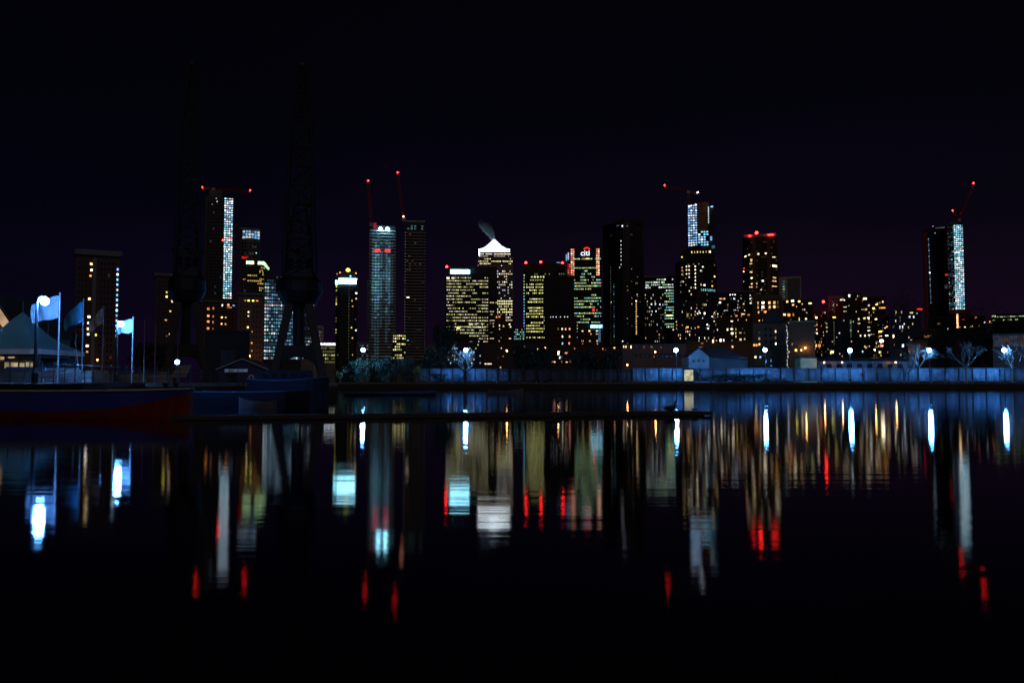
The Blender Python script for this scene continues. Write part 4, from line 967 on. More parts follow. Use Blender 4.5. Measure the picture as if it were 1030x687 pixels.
# lifebuoy stand
o = empty('lifebuoy_stand', 'lifebuoy ring on a pole at the quay edge before the long fence', 'lifebuoy', (X_at(869.5, YQ), YQ + 1.2, GZ))
mb = MB(); mb.tube((.55, 0, 0), (.55, 0, 2.5), .05, .05, M_STEEL); mb.build('pole', o)
mb = MB(); rows = []
for i in range(20):
    a = 2 * PI * i / 20; c = Vector((math.cos(a) * .38, -.12, 1.7 + math.sin(a) * .38)); e = Vector((math.cos(a), 0, math.sin(a)))
    rows.append([c + (e * math.cos(t) + Vector((0, 1, 0)) * math.sin(t)) * .12 for t in [2 * PI * k / 8 for k in range(8)]])
mb.grid(rows + [rows[0]], mat_plain('lifebuoy_orange', (.35, .06, .03), .5), True); mb.build('ring', o, smooth=True)
mb = MB(); mb.box(-.1, .6, -.04, .04, 1.66, 1.74, M_STEEL); mb.build('hanger', o)

# boathouse
YB = 192
o = empty('boathouse', 'blue-lit boathouse with three round holes in its gable and a dark roof', 'boathouse', (X_at(693, YB), YB, GZ))
x1 = X_at(713.5, YB) - o.location.x; zE = at(700, 358.5, YB).z - GZ; zP = at(700, 350.3, YB).z - GZ; Lr = X_at(753, YB) - o.location.x
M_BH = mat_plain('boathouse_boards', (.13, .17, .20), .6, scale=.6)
M_BHD = mat_plain('boathouse_side', (.012, .016, .02), .7, scale=.6)  # dark copy of the boards, with shade put into the colour
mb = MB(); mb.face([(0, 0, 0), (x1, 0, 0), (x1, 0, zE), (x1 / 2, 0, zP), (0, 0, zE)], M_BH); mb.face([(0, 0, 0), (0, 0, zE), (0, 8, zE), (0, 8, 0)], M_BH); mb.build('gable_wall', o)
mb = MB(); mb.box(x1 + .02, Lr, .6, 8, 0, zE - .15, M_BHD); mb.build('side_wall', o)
mb = MB()
rz = zP + .25
mb.face([(x1 - .1, .2, zE - .1), (Lr + .3, .2, zE - .8), (Lr - 4, 4.2, rz - .1), (x1 / 2, 4.2, rz + .1)], M_SLATE)
mb.face([(x1 - .1, .2, zE - .1), (x1 / 2, 4.2, rz + .1), (x1 / 2, -.12, zP + .06), (x1 + .12, -.12, zE - .08)], M_SLATE)
mb.face([(-.15, -.12, zE - .08), (x1 / 2, -.12, zP + .06), (x1 / 2, 8, zP + .06), (-.15, 8, zE - .08)], M_SLATE)
mb.face([(x1 / 2, 4.2, rz + .1), (Lr - 4, 4.2, rz - .1), (Lr + .3, 8.2, zE - .8), (x1 - .1, 8.2, zE - .1)], M_SLATE)
mb.face([(Lr + .3, .2, zE - .8), (Lr + .3, 8.2, zE - .8), (Lr - 4, 4.2, rz - .1)], M_SLATE); mb.build('roof', o)
for k in range(3):
    mb = MB(); c = Vector((x1 * (.24 + .25 * k), -.03, zE - 1.05 + (.12 if k == 1 else 0)))
    mb.face([c + Vector((.3 * math.cos(a), 0, .3 * math.sin(a))) for a in [2 * PI * i / 14 for i in range(14)]], M_RUBBER)
    mb.tube(c + Vector((0, .02, 0)), c + Vector((0, -.02, 0)), .36, .36, M_BHD, 14, False); mb.build('porthole', o)
# sheds
def shed(label, pa, pb, ya, Y, depth, mat, roof, ridge=.9, cat='shed'):
    xa, xb = X_at(pa, Y), X_at(pb, Y); o = empty('shed', label, cat, ((xa + xb) / 2, Y, GZ)); w = (xb - xa) / 2; h = at(515, ya, Y).z - GZ - ridge
    mb = MB(); mb.box(-w, w, 0, depth, 0, h, mat); mb.build('wall', o)
    mb = MB(); e = .25
    mb.face([(-w - e, -e, h), (w + e, -e, h), (w - .2, depth / 2, h + ridge), (-w + .2, depth / 2, h + ridge)], roof)
    mb.face([(w + e, depth + e, h), (-w - e, depth + e, h), (-w + .2, depth / 2, h + ridge), (w - .2, depth / 2, h + ridge)], roof)
    mb.face([(w + e, -e, h), (w + e, depth + e, h), (w - .2, depth / 2, h + ridge)], roof); mb.face([(-w - e, depth + e, h), (-w - e, -e, h), (-w + .2, depth / 2, h + ridge)], roof)
    mb.face([(-w - e, -e, h), (-w - e, depth + e, h), (w + e, depth + e, h), (w + e, -e, h)], roof); mb.build('roof', o)
    return o, w, h
M_YELL = mat_plain('cream_render', (.40, .36, .18), .8, scale=.6)
o, w, h = shed('small cream shed with an orange-brown tiled roof right of the warehouse', 805.5, 822, 356.5, 196, 4, M_YELL, mat_brick('clay_tiles', (.24, .09, .05), (.30, .12, .06), (.1, .05, .03), .3, .25), .9)
o, w, h = shed('long low dark shed behind the long fence, right of the cream shed', 823, 921, 359.5, 199, 7, M_CLADD, M_SLATE, .9)
for k in range(9):
    mb = MB(); mb.box(-w + 2 + k * 2.4, -w + 3.2 + k * 2.4, -.05, .05, h - 1.6, h - .6, M_GLASS); mb.build('window', o)
o, w, h = shed('dark low shed roof between boathouse and fourth street lamp', 753.5, 778, 367.2, 197, 5, M_CLADD, M_SLATE, .5)
o, w, h = shed('long dark flat roofed hall behind the bare trees at far right', 934, 1060, 338, 300, 14, M_CLADD, M_SLATE, 1.2, 'hall')
# pale netted greenhouse at the far right
b = Bld('glasshouse', 'dim pale ribbed glasshouse at the far right edge', 'glasshouse', 999, 1046, 335.5, 290, 10, M_CLAD)
b.grid(999.5, 1045.5, 336.5, 349, 26, 1, scatter(90, [(W('lilac', 0), 3), (W('warm', 0), 1)]), .7, .9)
b.done()
# low brown terrace houses
b = Bld('terrace_house', 'low orange-brown brick terrace with small balconies left of the boathouse', 'house', 626, 690, 347, 236, 9, M_BRICK)
b.box('roof_edge', 625.5, 690.5, 346.2, 347, -.3, 9.2, M_CONCD)
b.box('roof_edge', 637, 688, 354.6, 355.4, -.5, -.02, M_CONCD)
b.spots([(627.5, 348.6, W('warm', 3), 1.4, 3), (629.8, 348.6, W('pale', 3), 1.4, 3), (634.8, 348.8, W('warm', 4), 1.6, 3.6), (648, 349, W('orange', 1), 3, 3), (655.5, 349, W('orange', 1), 3, 3), (665, 349.5, W('salmon', 1), 1.6, 3), (626.5, 343, W('pale', 3))])
for k in range(11): b.spots([(640 + k * 4.4, 358.5, G, 2, 3)])
b.done()
b = Bld('terrace_house', 'low red-brown terrace behind the third street lamp and boathouse', 'house', 690, 757.5, 344, 330, 12, M_BRICK)
b.box('roof_edge', 689.5, 758, 343, 344, -.3, 12.2, M_CONCD)
b.spots([(706.5, 337.2 + 8, W('orange', 2), 3, 1.6), (717.5, 343.2, W('pale', 4), 2.2, 4.4), (721, 342.6, W('warm', 2), 1.4, 2), (725, 342.4, W('pale', 4), 2.2, 4), (728.3, 342.4, W('pale', 3), 2, 3.4), (737, 349, W('warm', 4), 1.6, 2), (704.8, 349, W('warm', 1), 5, 1.2)], y=-.35)
b.done()
b = Bld('low_block', 'dark low brick block with a white lit strip left of the dull fence', 'block', 486, 552, 345.5, 330, 12, M_BRICKD)
r_ = rnd(91)
for k in range(24):
    b.spots([(r_.uniform(500, 551), r_.uniform(347, 366), W(r_.choice(['warm', 'pale', 'salmon', 'orange']), r_.choice([1, 2, 2, 3])), 1.4, 1.4)])
b.spots([(491, 366, W('pale', 3), 9, 1.6), (503.5, 369.5, W('warm', 3), 2, 2), (509.5, 352.5, W('orange', 4), 2.6, 2.4), (532.5, 352.3, W('orange', 3), 1.6, 1.6), (527.6, 349, W('pale', 2), 1.6, 2), (548.5, 350, W('warm', 4), 1.8, 2)])
b.done()
b = Bld('low_block', 'dark low brick block with pink windows under the flats with white roof lamps', 'block', 553, 626, 349, 315, 12, M_BRICKD)
b.spots([(562, 354, W('pale', 4), 3, 2.6), (569.5, 355, W('salmon', 3), 3.6, 1.8), (563, 359.5, W('lilac', 3), 2, 3.6), (557, 364, W('salmon', 4), 4.6, 1.6), (570, 364.2, W('pale', 3), 2.6, 1.2), (578, 350.5, W('warm', 2)), (593, 364, W('orange', 2), 3.6, 1.2), (586, 355, W('white', 1), 4, 2), (588, 356.5, W('white', 2), 1.6, 1.4), (618, 350, W('orange', 4), 2.4, 2), (609, 352, W('warm', 1), 1, 2), (606.5, 344 + 7, W('salmon', 2), 1.2, 2.4)])
b.grid(555, 624, 352, 366, 24, 3, scatter(92, [(G, 20), (W('warm', 1), 2), (W('orange', 1), 1)]), .35, .45)
b.done()
b = Bld('low_block', 'dark low office behind the bare white tree, with faint window rows', 'block', 449, 485, 344, 360, 12, M_CLADD)
b.grid(450, 484, 345, 367, 16, 6, scatter(93, [(G, 9), (W('pale', 2), 2), (W('lime', 2), 1.4), (W('white', 2), 1)]), .6, .4)
b.done()

# ------------------------------------------------------------------ trees and shrubs
def branch(mb, p, d, ln, r, depth, rg, mat, spread=.55, up=.15):
    pts, rs = [p], [r]; n = 3
    for k in range(n):
        d = (d + Vector((rg.uniform(-1, 1), rg.uniform(-1, 1), rg.uniform(-.5, 1))) * .16 + Vector((0, 0, up * .3))).normalized()
        p = p + d * (ln / n); pts.append(p); rs.append(r * (1 - .45 * (k + 1) / n))
    mb.path(pts, rs, mat, 7 if r > .05 else 5)
    if depth:
        for _ in range(rg.choice((2, 3, 3))):
            k = rg.choice((1, 2, 3, 3)); a = rg.uniform(0, 2 * PI)
            v = d.orthogonal().normalized(); v = Matrix.Rotation(a, 3, d) @ v
            nd = (d * math.cos(spread) + v * math.sin(spread) * rg.uniform(.8, 1.4)).normalized()
            branch(mb, pts[k], nd, ln * rg.uniform(.6, .82), max(.02, rs[k] * .68), depth - 1, rg, mat, spread, up)
def bare_tree(label, px, Y, h, seed, lean=0, forks=3, fork_h=.38, r=.24):
    rg = rnd(seed); o = empty('bare_tree', label, 'tree', (X_at(px, Y), Y, GZ), 0, 'bare winter trees on the far quay')
    mb = MB(); top = Vector((lean, 0, h * fork_h)); mb.path([(0, 0, -.1), (lean * .2, 0, .4), (lean * .6, .05, h * fork_h * .6), top], [r * 1.5, r * 1.1, r * .9, r * .8], M_BARK, 10); mb.build('trunk', o)
    mb = MB()
    for k in range(forks):
        a = 2 * PI * k / forks + rg.uniform(-.4, .4)
        d = Vector((math.cos(a) * .8, math.sin(a) * .5, .75)).normalized(); branch(mb, top - Vector((0, 0, .1)), d, h * .33, r * .62, 4, rg, M_BARK)
    mb.build('branches', o)
    return o
bare_tree('bare tree lit white by the lamp before the yellow office', 466, 178.9, 7.6, 5, .5, 4, .3, .36)
bare_tree('thin bare tree lit pale blue, left of the sixth lamp at far right', 924, 179.4, 6.8, 6, 0, 4, .48, .2)
bare_tree('dark bare tree between the two lamps at far right', 972, 180.2, 7.6, 7, 0, 4, .42, .26)
bare_tree('spreading bare tree beside the lamp at the far right edge', 1019, 179.6, 7.2, 8, 0, 4, .40, .2)
bare_tree('dark bare tree before the start of the long fence', 914, 181, 5.0, 9, 0, 3, .4, .15)

def leaves(mb, c, rx, ry, rz, n, size, rg, mat):
    """leaf faces spread through a lumpy volume made of several clumps"""
    cl = [(Vector((rg.uniform(-.7, .7) * rx, rg.uniform(-.7, .7) * ry, rg.uniform(-.6, .75) * rz)), rg.uniform(.28, .55)) for _ in range(max(5, n // 90))]
    for _ in range(n):
        k, s = rg.choice(cl)
        v = Vector((rg.gauss(0, 1), rg.gauss(0, 1), rg.gauss(0, 1))); v = v.normalized() * rg.random() ** .4 * s
        p = c + k + Vector((v.x * rx, v.y * ry, v.z * rz))
        if p.z < .03: continue
        a = Vector((rg.uniform(-1, 1), rg.uniform(-1, 1), rg.uniform(-.6, .6))).normalized(); b_ = a.orthogonal().normalized()
        b_ = Matrix.Rotation(rg.uniform(0, 6.28), 3, a) @ b_; s2 = size * rg.uniform(.6, 1.3)
        q = a.cross(b_) * s2 * .5
        mb.face([p - b_ * s2, p + q, p + b_ * s2, p - q], mat)
def shrub(name, label, px, Y, w, h, n, size, seed, mat, cat='shrub', group=None, dep=None):
    rg = rnd(seed); o = empty(name, label, cat, (X_at(px, Y), Y, GZ), 0, group)
    mb = MB(); leaves(mb, Vector((0, 0, h * .5)), w / 2, (dep or w) / 2, h * .55, n, size, rg, mat); mb.build('foliage', o)
    mb = MB()
    for k in range(5):
        a = rg.uniform(0, 6.28); mb.path([(.1 * math.cos(a), .1 * math.sin(a), 0), (w * .12 * math.cos(a), w * .12 * math.sin(a), h * .35), (w * .22 * math.cos(a), w * .22 * math.sin(a), h * .7)], [.06, .045, .02], M_BARK, 6)
    mb.build('stems', o)
    return o
GS = 'shrubs on the corner of the far quay'
shrub('shrub', 'dark green shrub under the street lamp left of the banded towers', 364, 180.5, 6, 4.4, 1500, .16, 20, M_LEAF, group=GS)
shrub('shrub', 'rounded green bush below the teal banded tower', 389, 181.2, 6, 4.8, 1700, .16, 21, M_LEAF, group=GS)
shrub('shrub', 'tallest green bush below the dark banded tower', 405, 180, 5.4, 5.0, 1500, .16, 22, M_LEAF, group=GS)
shrub('shrub', 'small yellowing shrub at the left corner of the far quay', 342.5, 178, 2.2, 2.9, 420, .13, 23, M_LEAFY, group=GS)
shrub('shrub', 'yellow-brown shrub at the left end of the blue fence', 421, 178.6, 3.0, 3.5, 600, .13, 24, M_LEAFY, group=GS)
shrub('shrub', 'low dark bush before the start of the blue fence', 443, 179, 4.4, 2.0, 900, .13, 25, M_LEAFD, group=GS)
shrub('shrub', 'dark bush between the first lamp and the yellowing shrub', 351, 182, 3.4, 3.4, 800, .15, 26, M_LEAFD, group=GS)
shrub('hedge', 'long dark green hedge before the fence, right of the lit kiosk', 739, 179.2, 15.5, 1.75, 4200, .12, 27, M_LEAFD, 'hedge', None, 1.3)
shrub('hedge', 'short low hedge end before the fence under the fourth lamp', 779, 179.4, 6.0, 1.15, 1200, .11, 28, M_LEAFD, 'hedge', None, 1.2)
def leafy_tree(label, px, py, Y, w, seed, mat, n=2600, size=.34, group='dark trees behind the far quay'):
    rg = rnd(seed); h = at(px, py, Y).z - GZ; o = empty('dark_tree', label, 'tree', (X_at(px, Y), Y, GZ), 0, group)
    mb = MB(); mb.path([(0, 0, -.1), (.1, 0, h * .2), (.0, .1, h * .45), (.1, 0, h * .8)], [h * .03, h * .022, h * .017, h * .006], M_BARK, 8)
    for k in range(7):
        a = rg.uniform(0, 6.28); z = h * rg.uniform(.3, .6); mb.path([(.05, .05, z), (w * .2 * math.cos(a), w * .2 * math.sin(a), z + h * .14), (w * .36 * math.cos(a), w * .36 * math.sin(a), z + h * .25)], [h * .011, h * .008, h * .003], M_BARK, 6)
    mb.build('trunk', o)
    mb = MB(); leaves(mb, Vector((0, 0, h * .60)), w / 2, w / 2, h * .42, n, size, rg, mat); mb.build('crown', o)
    return o
for lb, px, py, Y, w in (('dark tree in front of the left edge of the yellow office', 447, 322, 215, 5.5), ('dark round tree left of the dull fence below the gap', 528, 345, 212, 6.5),
                         ('dark low tree behind the dull fence, before the row of flats', 545, 352, 205, 6), ('dark tree behind the dull fence under the tower with white lettering', 590, 353, 206, 7), ('small dark tree behind the dull fence before the brown terrace', 614, 356, 203, 5),
                         ('broad dark tree left of the twin towers', 912, 300, 420, 20), ('broad dark tree right of the twin towers', 990, 302, 430, 22), ('dark tree below the two thin green light lines', 1018, 321, 330, 13),
                         ('dark tree between the far right hall and the glasshouse', 986, 328, 262, 8), ('dark tree behind the low block near the sixth lamp', 950, 333, 262, 8), ('dark bushy tree between the dark banded tower and the blue fence', 436, 352, 200, 5.5),
                         ('dark tree beside the flagpoles in front of the brick tower block', 152, 346, 150, 6), ('dark tree behind the marquee, left of the brick tower block', 58, 338, 130, 6)):
    leafy_tree(lb, px, py, Y, w, int(px * 7), M_LEAFD)
# ------------------------------------------------------------------ dockside cranes
M_CR = mat_plain('old_crane_steel', (.014, .015, .02), .6, .4, scale=1.2)
def lat(mb, a, b, wa, wb, t, n, mat):
    """a four-chord lattice from a to b, wa wide (x) at a and wb at b"""
    a, b = Vector(a), Vector(b)
    cs = [(1, 1), (1, -1), (-1, -1), (-1, 1)]
    P = lambda k, i: a.lerp(b, k / n) + Vector((cs[i][0] * (wa + (wb - wa) * k / n) / 2, cs[i][1] * (wa * .5 + (wb * .6 - wa * .5) * k / n) / 2, 0))
    for i in range(4): mb.tube(P(0, i), P(n, i), t, t * .8, mat, 6)
    for k in range(n):
        for i in range(4):
            j = (i + 1) % 4
            if k % 2: mb.tube(P(k, i), P(k + 1, j), t * .42, t * .42, mat, 5)
            else: mb.tube(P(k, j), P(k + 1, i), t * .42, t * .42, mat, 5)
            mb.tube(P(k + 1, i), P(k + 1, j), t * .4, t * .4, mat, 5)
def dock_crane(label, px, Y):
    o = empty('dock_crane', label, 'crane', (X_at(px, Y), Y, GZ), -math.atan2(X_at(px, Y), Y), 'old dockside cranes on the left quay')
    for sx in (-1, 1):
        for sy in (-1, 1):
            mb = MB(); a = (sx * 2.45, sy * 2.2, 0); b = (sx * .95, sy * .95, 8)
            mb.prism([(a[0] - .34, a[1] - .3), (a[0] + .34, a[1] - .3), (a[0] + .34, a[1] + .3), (a[0] - .34, a[1] + .3)], .35, 8, M_CR, [(b[0] - .42, b[1] - .3), (b[0] + .42, b[1] - .3), (b[0] + .42, b[1] + .3), (b[0] - .42, b[1] + .3)])
            mb.box(a[0] - .6, a[0] + .6, a[1] - .3, a[1] + .3, .02, .34, M_CR); mb.build('leg', o)
    for sy in (-1, 1):
        mb = MB(); y0 = sy * 1.75
        mb.box(-1.75, 1.75, y0 - .2, y0 + .2, 3.1, 3.75, M_CR)
        for k in range(10):             # the arch under the portal beam
            a0, a1 = PI * k / 10, PI * (k + 1) / 10
            p = lambda a, r: (-math.cos(a) * r, math.sin(a) * 1.5 * (r / 1.85))
            q = [p(a0, 1.85), p(a1, 1.85)]
            mb.face([(q[0][0], y0 - .15, 1.2 + q[0][1]), (q[1][0], y0 - .15, 1.2 + q[1][1]), (q[1][0], y0 - .15, 3.1), (q[0][0], y0 - .15, 3.1)], M_CR)
            mb.face([(q[0][0], y0 + .15, 3.1), (q[1][0], y0 + .15, 3.1), (q[1][0], y0 + .15, 1.2 + q[1][1]), (q[0][0], y0 + .15, 1.2 + q[0][1])], M_CR)
        mb.build('portal_beam', o)
    mb = MB(); mb.lathe((0, 0, 0), [(.62, 3.75), (.62, 7.6), (1.2, 8.02)], M_CR, 16); mb.build('column', o)
    mb = MB(); mb.lathe((0, 0, 0), [(.3, 8.02), (1.7, 8.05), (2.3, 9.2), (2.3, 10.2), (1.9, 10.6), (.3, 10.62)], M_CR, 20); mb.build('slewing_ring', o)
    mb = MB(); mb.prism([(-1.75, -1.6), (1.75, -1.6), (1.75, 3.2), (-1.75, 3.2)], 10.63, 13.2, M_CR)
    mb.prism([(-1.9, -1.75), (1.9, -1.75), (1.9, 3.35), (-1.9, 3.35)], 13.2, 13.5, M_CR, [(-.5, -1.6), (.5, -1.6), (.5, 3.2), (-.5, 3.2)]); h = mb.build('machinery_house', o)
    for x in (-.9, 0, .9):
        mb = MB(); mb.box(x - .28, x + .28, -1.66, -1.615, 11.5, 12.5, M_GLASS); mb.build('window', h)
    mb = MB(); mb.box(-1.4, 1.4, 3.22, 4.6, 10.7, 12.4, M_CR); mb.build('counterweight', o)
    mb = MB()
    for sx in (-1, 1):
        mb.tube((sx * 1.1, 2.6, 13.2), (sx * .55, .6, 18.2), .13, .11, M_CR, 6); mb.tube((sx * 1.3, -1.2, 13.2), (sx * .55, .6, 18.2), .11, .1, M_CR, 6)
        mb.tube((sx * 1.2, .8, 15.5), (-sx * 1.2, .8, 15.5), .06, .06, M_CR, 5)
    mb.box(-.9, .9, .2, 1.0, 18.1, 18.5, M_CR); mb.build('luffing_frame', o)
    mb = MB(); lat(mb, (0, -1.5, 10.9), (0, -3.4, 25.2), 3.0, 1.9, .24, 8, M_CR); lat(mb, (0, -3.4, 25.2), (.0, -4.2, 31.0), 1.9, .5, .17, 5, M_CR); mb.build('jib', o)
    mb = MB(); mb.lathe((0, 0, 0), [(.01, -.2), (.42, -.18), (.42, .18), (.01, .2)], M_CR, 14)
    q = mb.build('jib_pulley', o, (0, -4.3, 31.2)); q.rotation_euler = (0, PI / 2, 0)
    mb = MB()
    for sx in (-.25, .25): mb.tube((sx, .6, 18.4), (sx * .5, -4.2, 31.1), .03, .03, M_CR, 5)
    mb.tube((.1, -4.7, 31), (.1, -4.7, 16), .03, .03, M_CR, 5); mb.build('ropes', o)
    mb = MB(); mb.path([(.1, -4.7, 16), (.1, -4.7, 15.5), (.3, -4.7, 15.1), (.1, -4.7, 14.8), (-.08, -4.7, 15.0)], [.14, .16, .09, .08, .04], M_CR, 8); mb.build('hook', o)
    return o
cb = dock_crane('old dockside crane standing clear before the blue lit office, right of the pair', 300, 86)
ca = copy_tree(cb, None, (X_at(186.5, 87), 87, GZ), -math.atan2(X_at(186.5, 87), 87), 'old dockside crane nearest the flagpoles, left of the pair, nearly black')

ca.scale = (.80, .80, 1.03)
# dark transit shed and gabled blue shed
b = Bld('transit_shed', 'black unlit transit shed between the two dock cranes', 'shed', 206, 251, 333, 112, 9, M_BLACK)
b.box('roof_edge', 205.5, 251.5, 332, 333, -.15, 9.1, M_STEEL)
b.box('loading_door', 222, 236, 352, 384, -.06, .02, M_STEEL)
b.done()
Y = 90
o = empty('gabled_shed', 'small dark blue gabled shed with a pale name board between the cranes', 'shed', (X_at(244, Y), Y, GZ))
M_SHED = mat_plain('blue_boarding', (.035, .05, .12), .6, scale=1)
w = X_at(268, Y) - X_at(244, Y); zE = at(244, 371, Y).z - GZ; zP = at(244, 361.5, Y).z - GZ
mb = MB(); mb.face([(-w, 0, 0), (w, 0, 0), (w, 0, zE), (0, 0, zP), (-w, 0, zE)], M_SHED)
mb.face([(-w, 0, 0), (-w, 0, zE), (-w, 5, zE), (-w, 5, 0)], M_SHED); mb.face([(w, 0, 0), (w, 5, 0), (w, 5, zE), (w, 0, zE)], M_SHED); mb.face([(w, 5, 0), (-w, 5, 0), (-w, 5, zE), (0, 5, zP), (w, 5, zE)], M_SHED); mb.build('wall', o)
mb = MB()
for s in (-1, 1):
    q = [(s * (w + .25), -.2, zE - .08), (0, -.2, zP + .05), (0, 5.2, zP + .05), (s * (w + .25), 5.2, zE - .08)]
    mb.face(q if s < 0 else q[::-1], M_SLATE)
mb.build('roof', o)
mb = MB()
for s in (-1, 1): mb.tube((s * (w + .25), -.24, zE - .08), (0, -.24, zP + .04), .06, .06, mat_plain('pale_bargeboard', (.5, .55, .62), .6), 5)
mb.build('bargeboard', o)
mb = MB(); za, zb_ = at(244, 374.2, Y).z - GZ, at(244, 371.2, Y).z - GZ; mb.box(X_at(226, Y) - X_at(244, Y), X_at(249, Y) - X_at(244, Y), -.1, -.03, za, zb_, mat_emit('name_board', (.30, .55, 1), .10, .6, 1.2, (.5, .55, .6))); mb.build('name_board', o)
mb = MB(); c = Vector((.95, -.08, .55)); rows = []
for i in range(16):
    a = 2 * PI * i / 16; e = Vector((math.cos(a), 0, math.sin(a))); rows.append([c + e * .24 + (e * math.cos(t) + Vector((0, 1, 0)) * math.sin(t)) * .08 for t in [2 * PI * k / 6 for k in range(6)]])
mb.grid(rows + [rows[0]], M_WHITE, True); mb.build('lifebuoy', o)
mb = MB(); mb.box(-1.6, -.6, -.05, -.01, 0, 1.7, M_CLADD); mb.build('door', o)

# ------------------------------------------------------------------ marquee, gabled hall, flags
Y = 64; cxm = X_at(21, Y + 3.3); hw = 3.3
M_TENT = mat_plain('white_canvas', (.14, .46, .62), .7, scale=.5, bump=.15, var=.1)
o = empty('marquee', 'pointed white marquee with lit inside at far left', 'marquee', (cxm, Y + hw, GZ))
zP, zE = at(20, 314.5, Y + hw).z - GZ, at(20, 353, Y + hw).z - GZ
mb = MB(); rows = []
for k in range(9):
    t = k / 8; hh = hw * (1 - t) ** .82 if t < 1 else .04; z = zE + (zP - zE) * (t ** 1.25); hh = max(.05, hw * (1 - t) * (1 - .28 * math.sin(PI * t)))
    z = zE + (zP - zE) * t
    rows.append([(hh * sx, hh * sy, z) for sx, sy in ((-1, -1), (0, -1.0), (1, -1), (1, 0), (1, 1), (0, 1), (-1, 1), (-1, 0))])
mb.grid(rows, M_TENT, True); mb.face(rows[-1], M_TENT); mb.build('roof', o)
mb = MB(); r0 = [(hw * 1.01 * sx, hw * 1.01 * sy) for sx, sy in ((-1, -1), (1, -1), (1, 1), (-1, 1))]
mb.grid([[(x, y, zE - .36) for x, y in r0], [(x, y, zE + .02) for x, y in r0]], M_WHITE, True); mb.build('valance', o)
for sx in (-1, 1):
    for sy in (-1, 1):
        mb = MB(); mb.box(sx * hw * .97 - .06, sx * hw * .97 + .06, sy * hw * .97 - .06, sy * hw * .97 + .06, 0, zE, M_GALV); mb.build('pole', o)
mb = MB(); mb.tube((0, 0, zP - .1), (0, 0, zP + .9), .03, .02, M_GALV, 6); mb.build('finial', o)
mb = MB(); mb.box(-hw * .9, hw * .9, hw * .8, hw * .86, .1, zE - .5, mat_plain('marquee_wall', (.10, .11, .13), .8)); mb.build('back_wall', o)
for k in range(2):
    mb = MB(); x = -2.3 + k * 1.25; mb.box(x - .5, x + .5, hw * .74, hw * .78, .9, 1.7, mat_emit('marquee_light', (1, .78, .42), .32, .6, 1.4)); mb.build('light_panel', o)
mb = MB(); mb.box(-2.6, 1.6, -1.0, -.4, .02, 1.0, mat_plain('bar_counter', (.12, .16, .28), .5)); mb.box(-2.7, 1.7, -1.1, -.3, 1.0, 1.06, M_WHITE); mb.build('counter', o)

Y = 76; o = empty('gabled_hall', 'timber framed hall with a warm lit gable at the far left edge', 'hall', (X_at(-9, Y), Y, GZ))
x1 = X_at(17, Y) - o.location.x; zE, zP = at(0, 334, Y).z - GZ, at(-9, 297, Y).z - GZ
mb = MB(); mb.face([(-x1, 0, 0), (x1, 0, 0), (x1, 0, zE), (0, 0, zP), (-x1, 0, zE)], M_WOOD)
mb.face([(x1, 0, 0), (x1, 9, 0), (x1, 9, zE), (x1, 0, zE)], M_WOOD); mb.face([(-x1, 9, 0), (-x1, 0, 0), (-x1, 0, zE), (-x1, 9, zE)], M_WOOD); mb.build('wall', o)
mb = MB()
for s in (-1, 1):
    q = [(s * (x1 + .3), -.5, zE - .3), (0, -.5, zP + .1), (0, 9.3, zP + .1), (s * (x1 + .3), 9.3, zE - .3)]
    mb.face(q if s < 0 else q[::-1], M_SLATE)
mb.build('roof', o)
M_GAB = mat_emit('lit_gable_glass', (1, .66, .38), .42, .4, .8)  # warm light on the pale gable panels put in as emission
g = lambda t, u: (x1 * t, -.06, zE + (zP - zE) * u)
for q in ([g(-.84, .12), g(-.1, .12), g(-.1, .84)], [g(.1, .12), g(.84, .12), g(.1, .84)]):
    mb = MB(); mb.face(q, M_GAB); mb.build('gable_pane', o)
for k in range(6):
    for j in range(2):
        mb = MB(); x = -x1 * .9 + k * x1 * .31; mb.box(x, x + x1 * .24, -.07, -.04, zE - 1.0 - j * 1.5, zE - .1 - j * 1.5, M_GAB); mb.build('window', o)
mb = MB()
for s in (-1, 1): mb.tube(g(s * 1.0, -.02)[0:1] + (-.14, zE), (0, -.14, zP), .12, .12, M_WOOD, 6)
mb.tube((-x1, -.14, zE), (x1, -.14, zE), .13, .13, M_WOOD, 6); mb.tube((0, -.14, zE), (0, -.14, zP), .1, .1, M_WOOD, 6); mb.tube((x1 * .5, -.14, zE), (0, -.14, zE + (zP - zE) * .5), .08, .08, M_WOOD, 6); mb.build('truss', o)

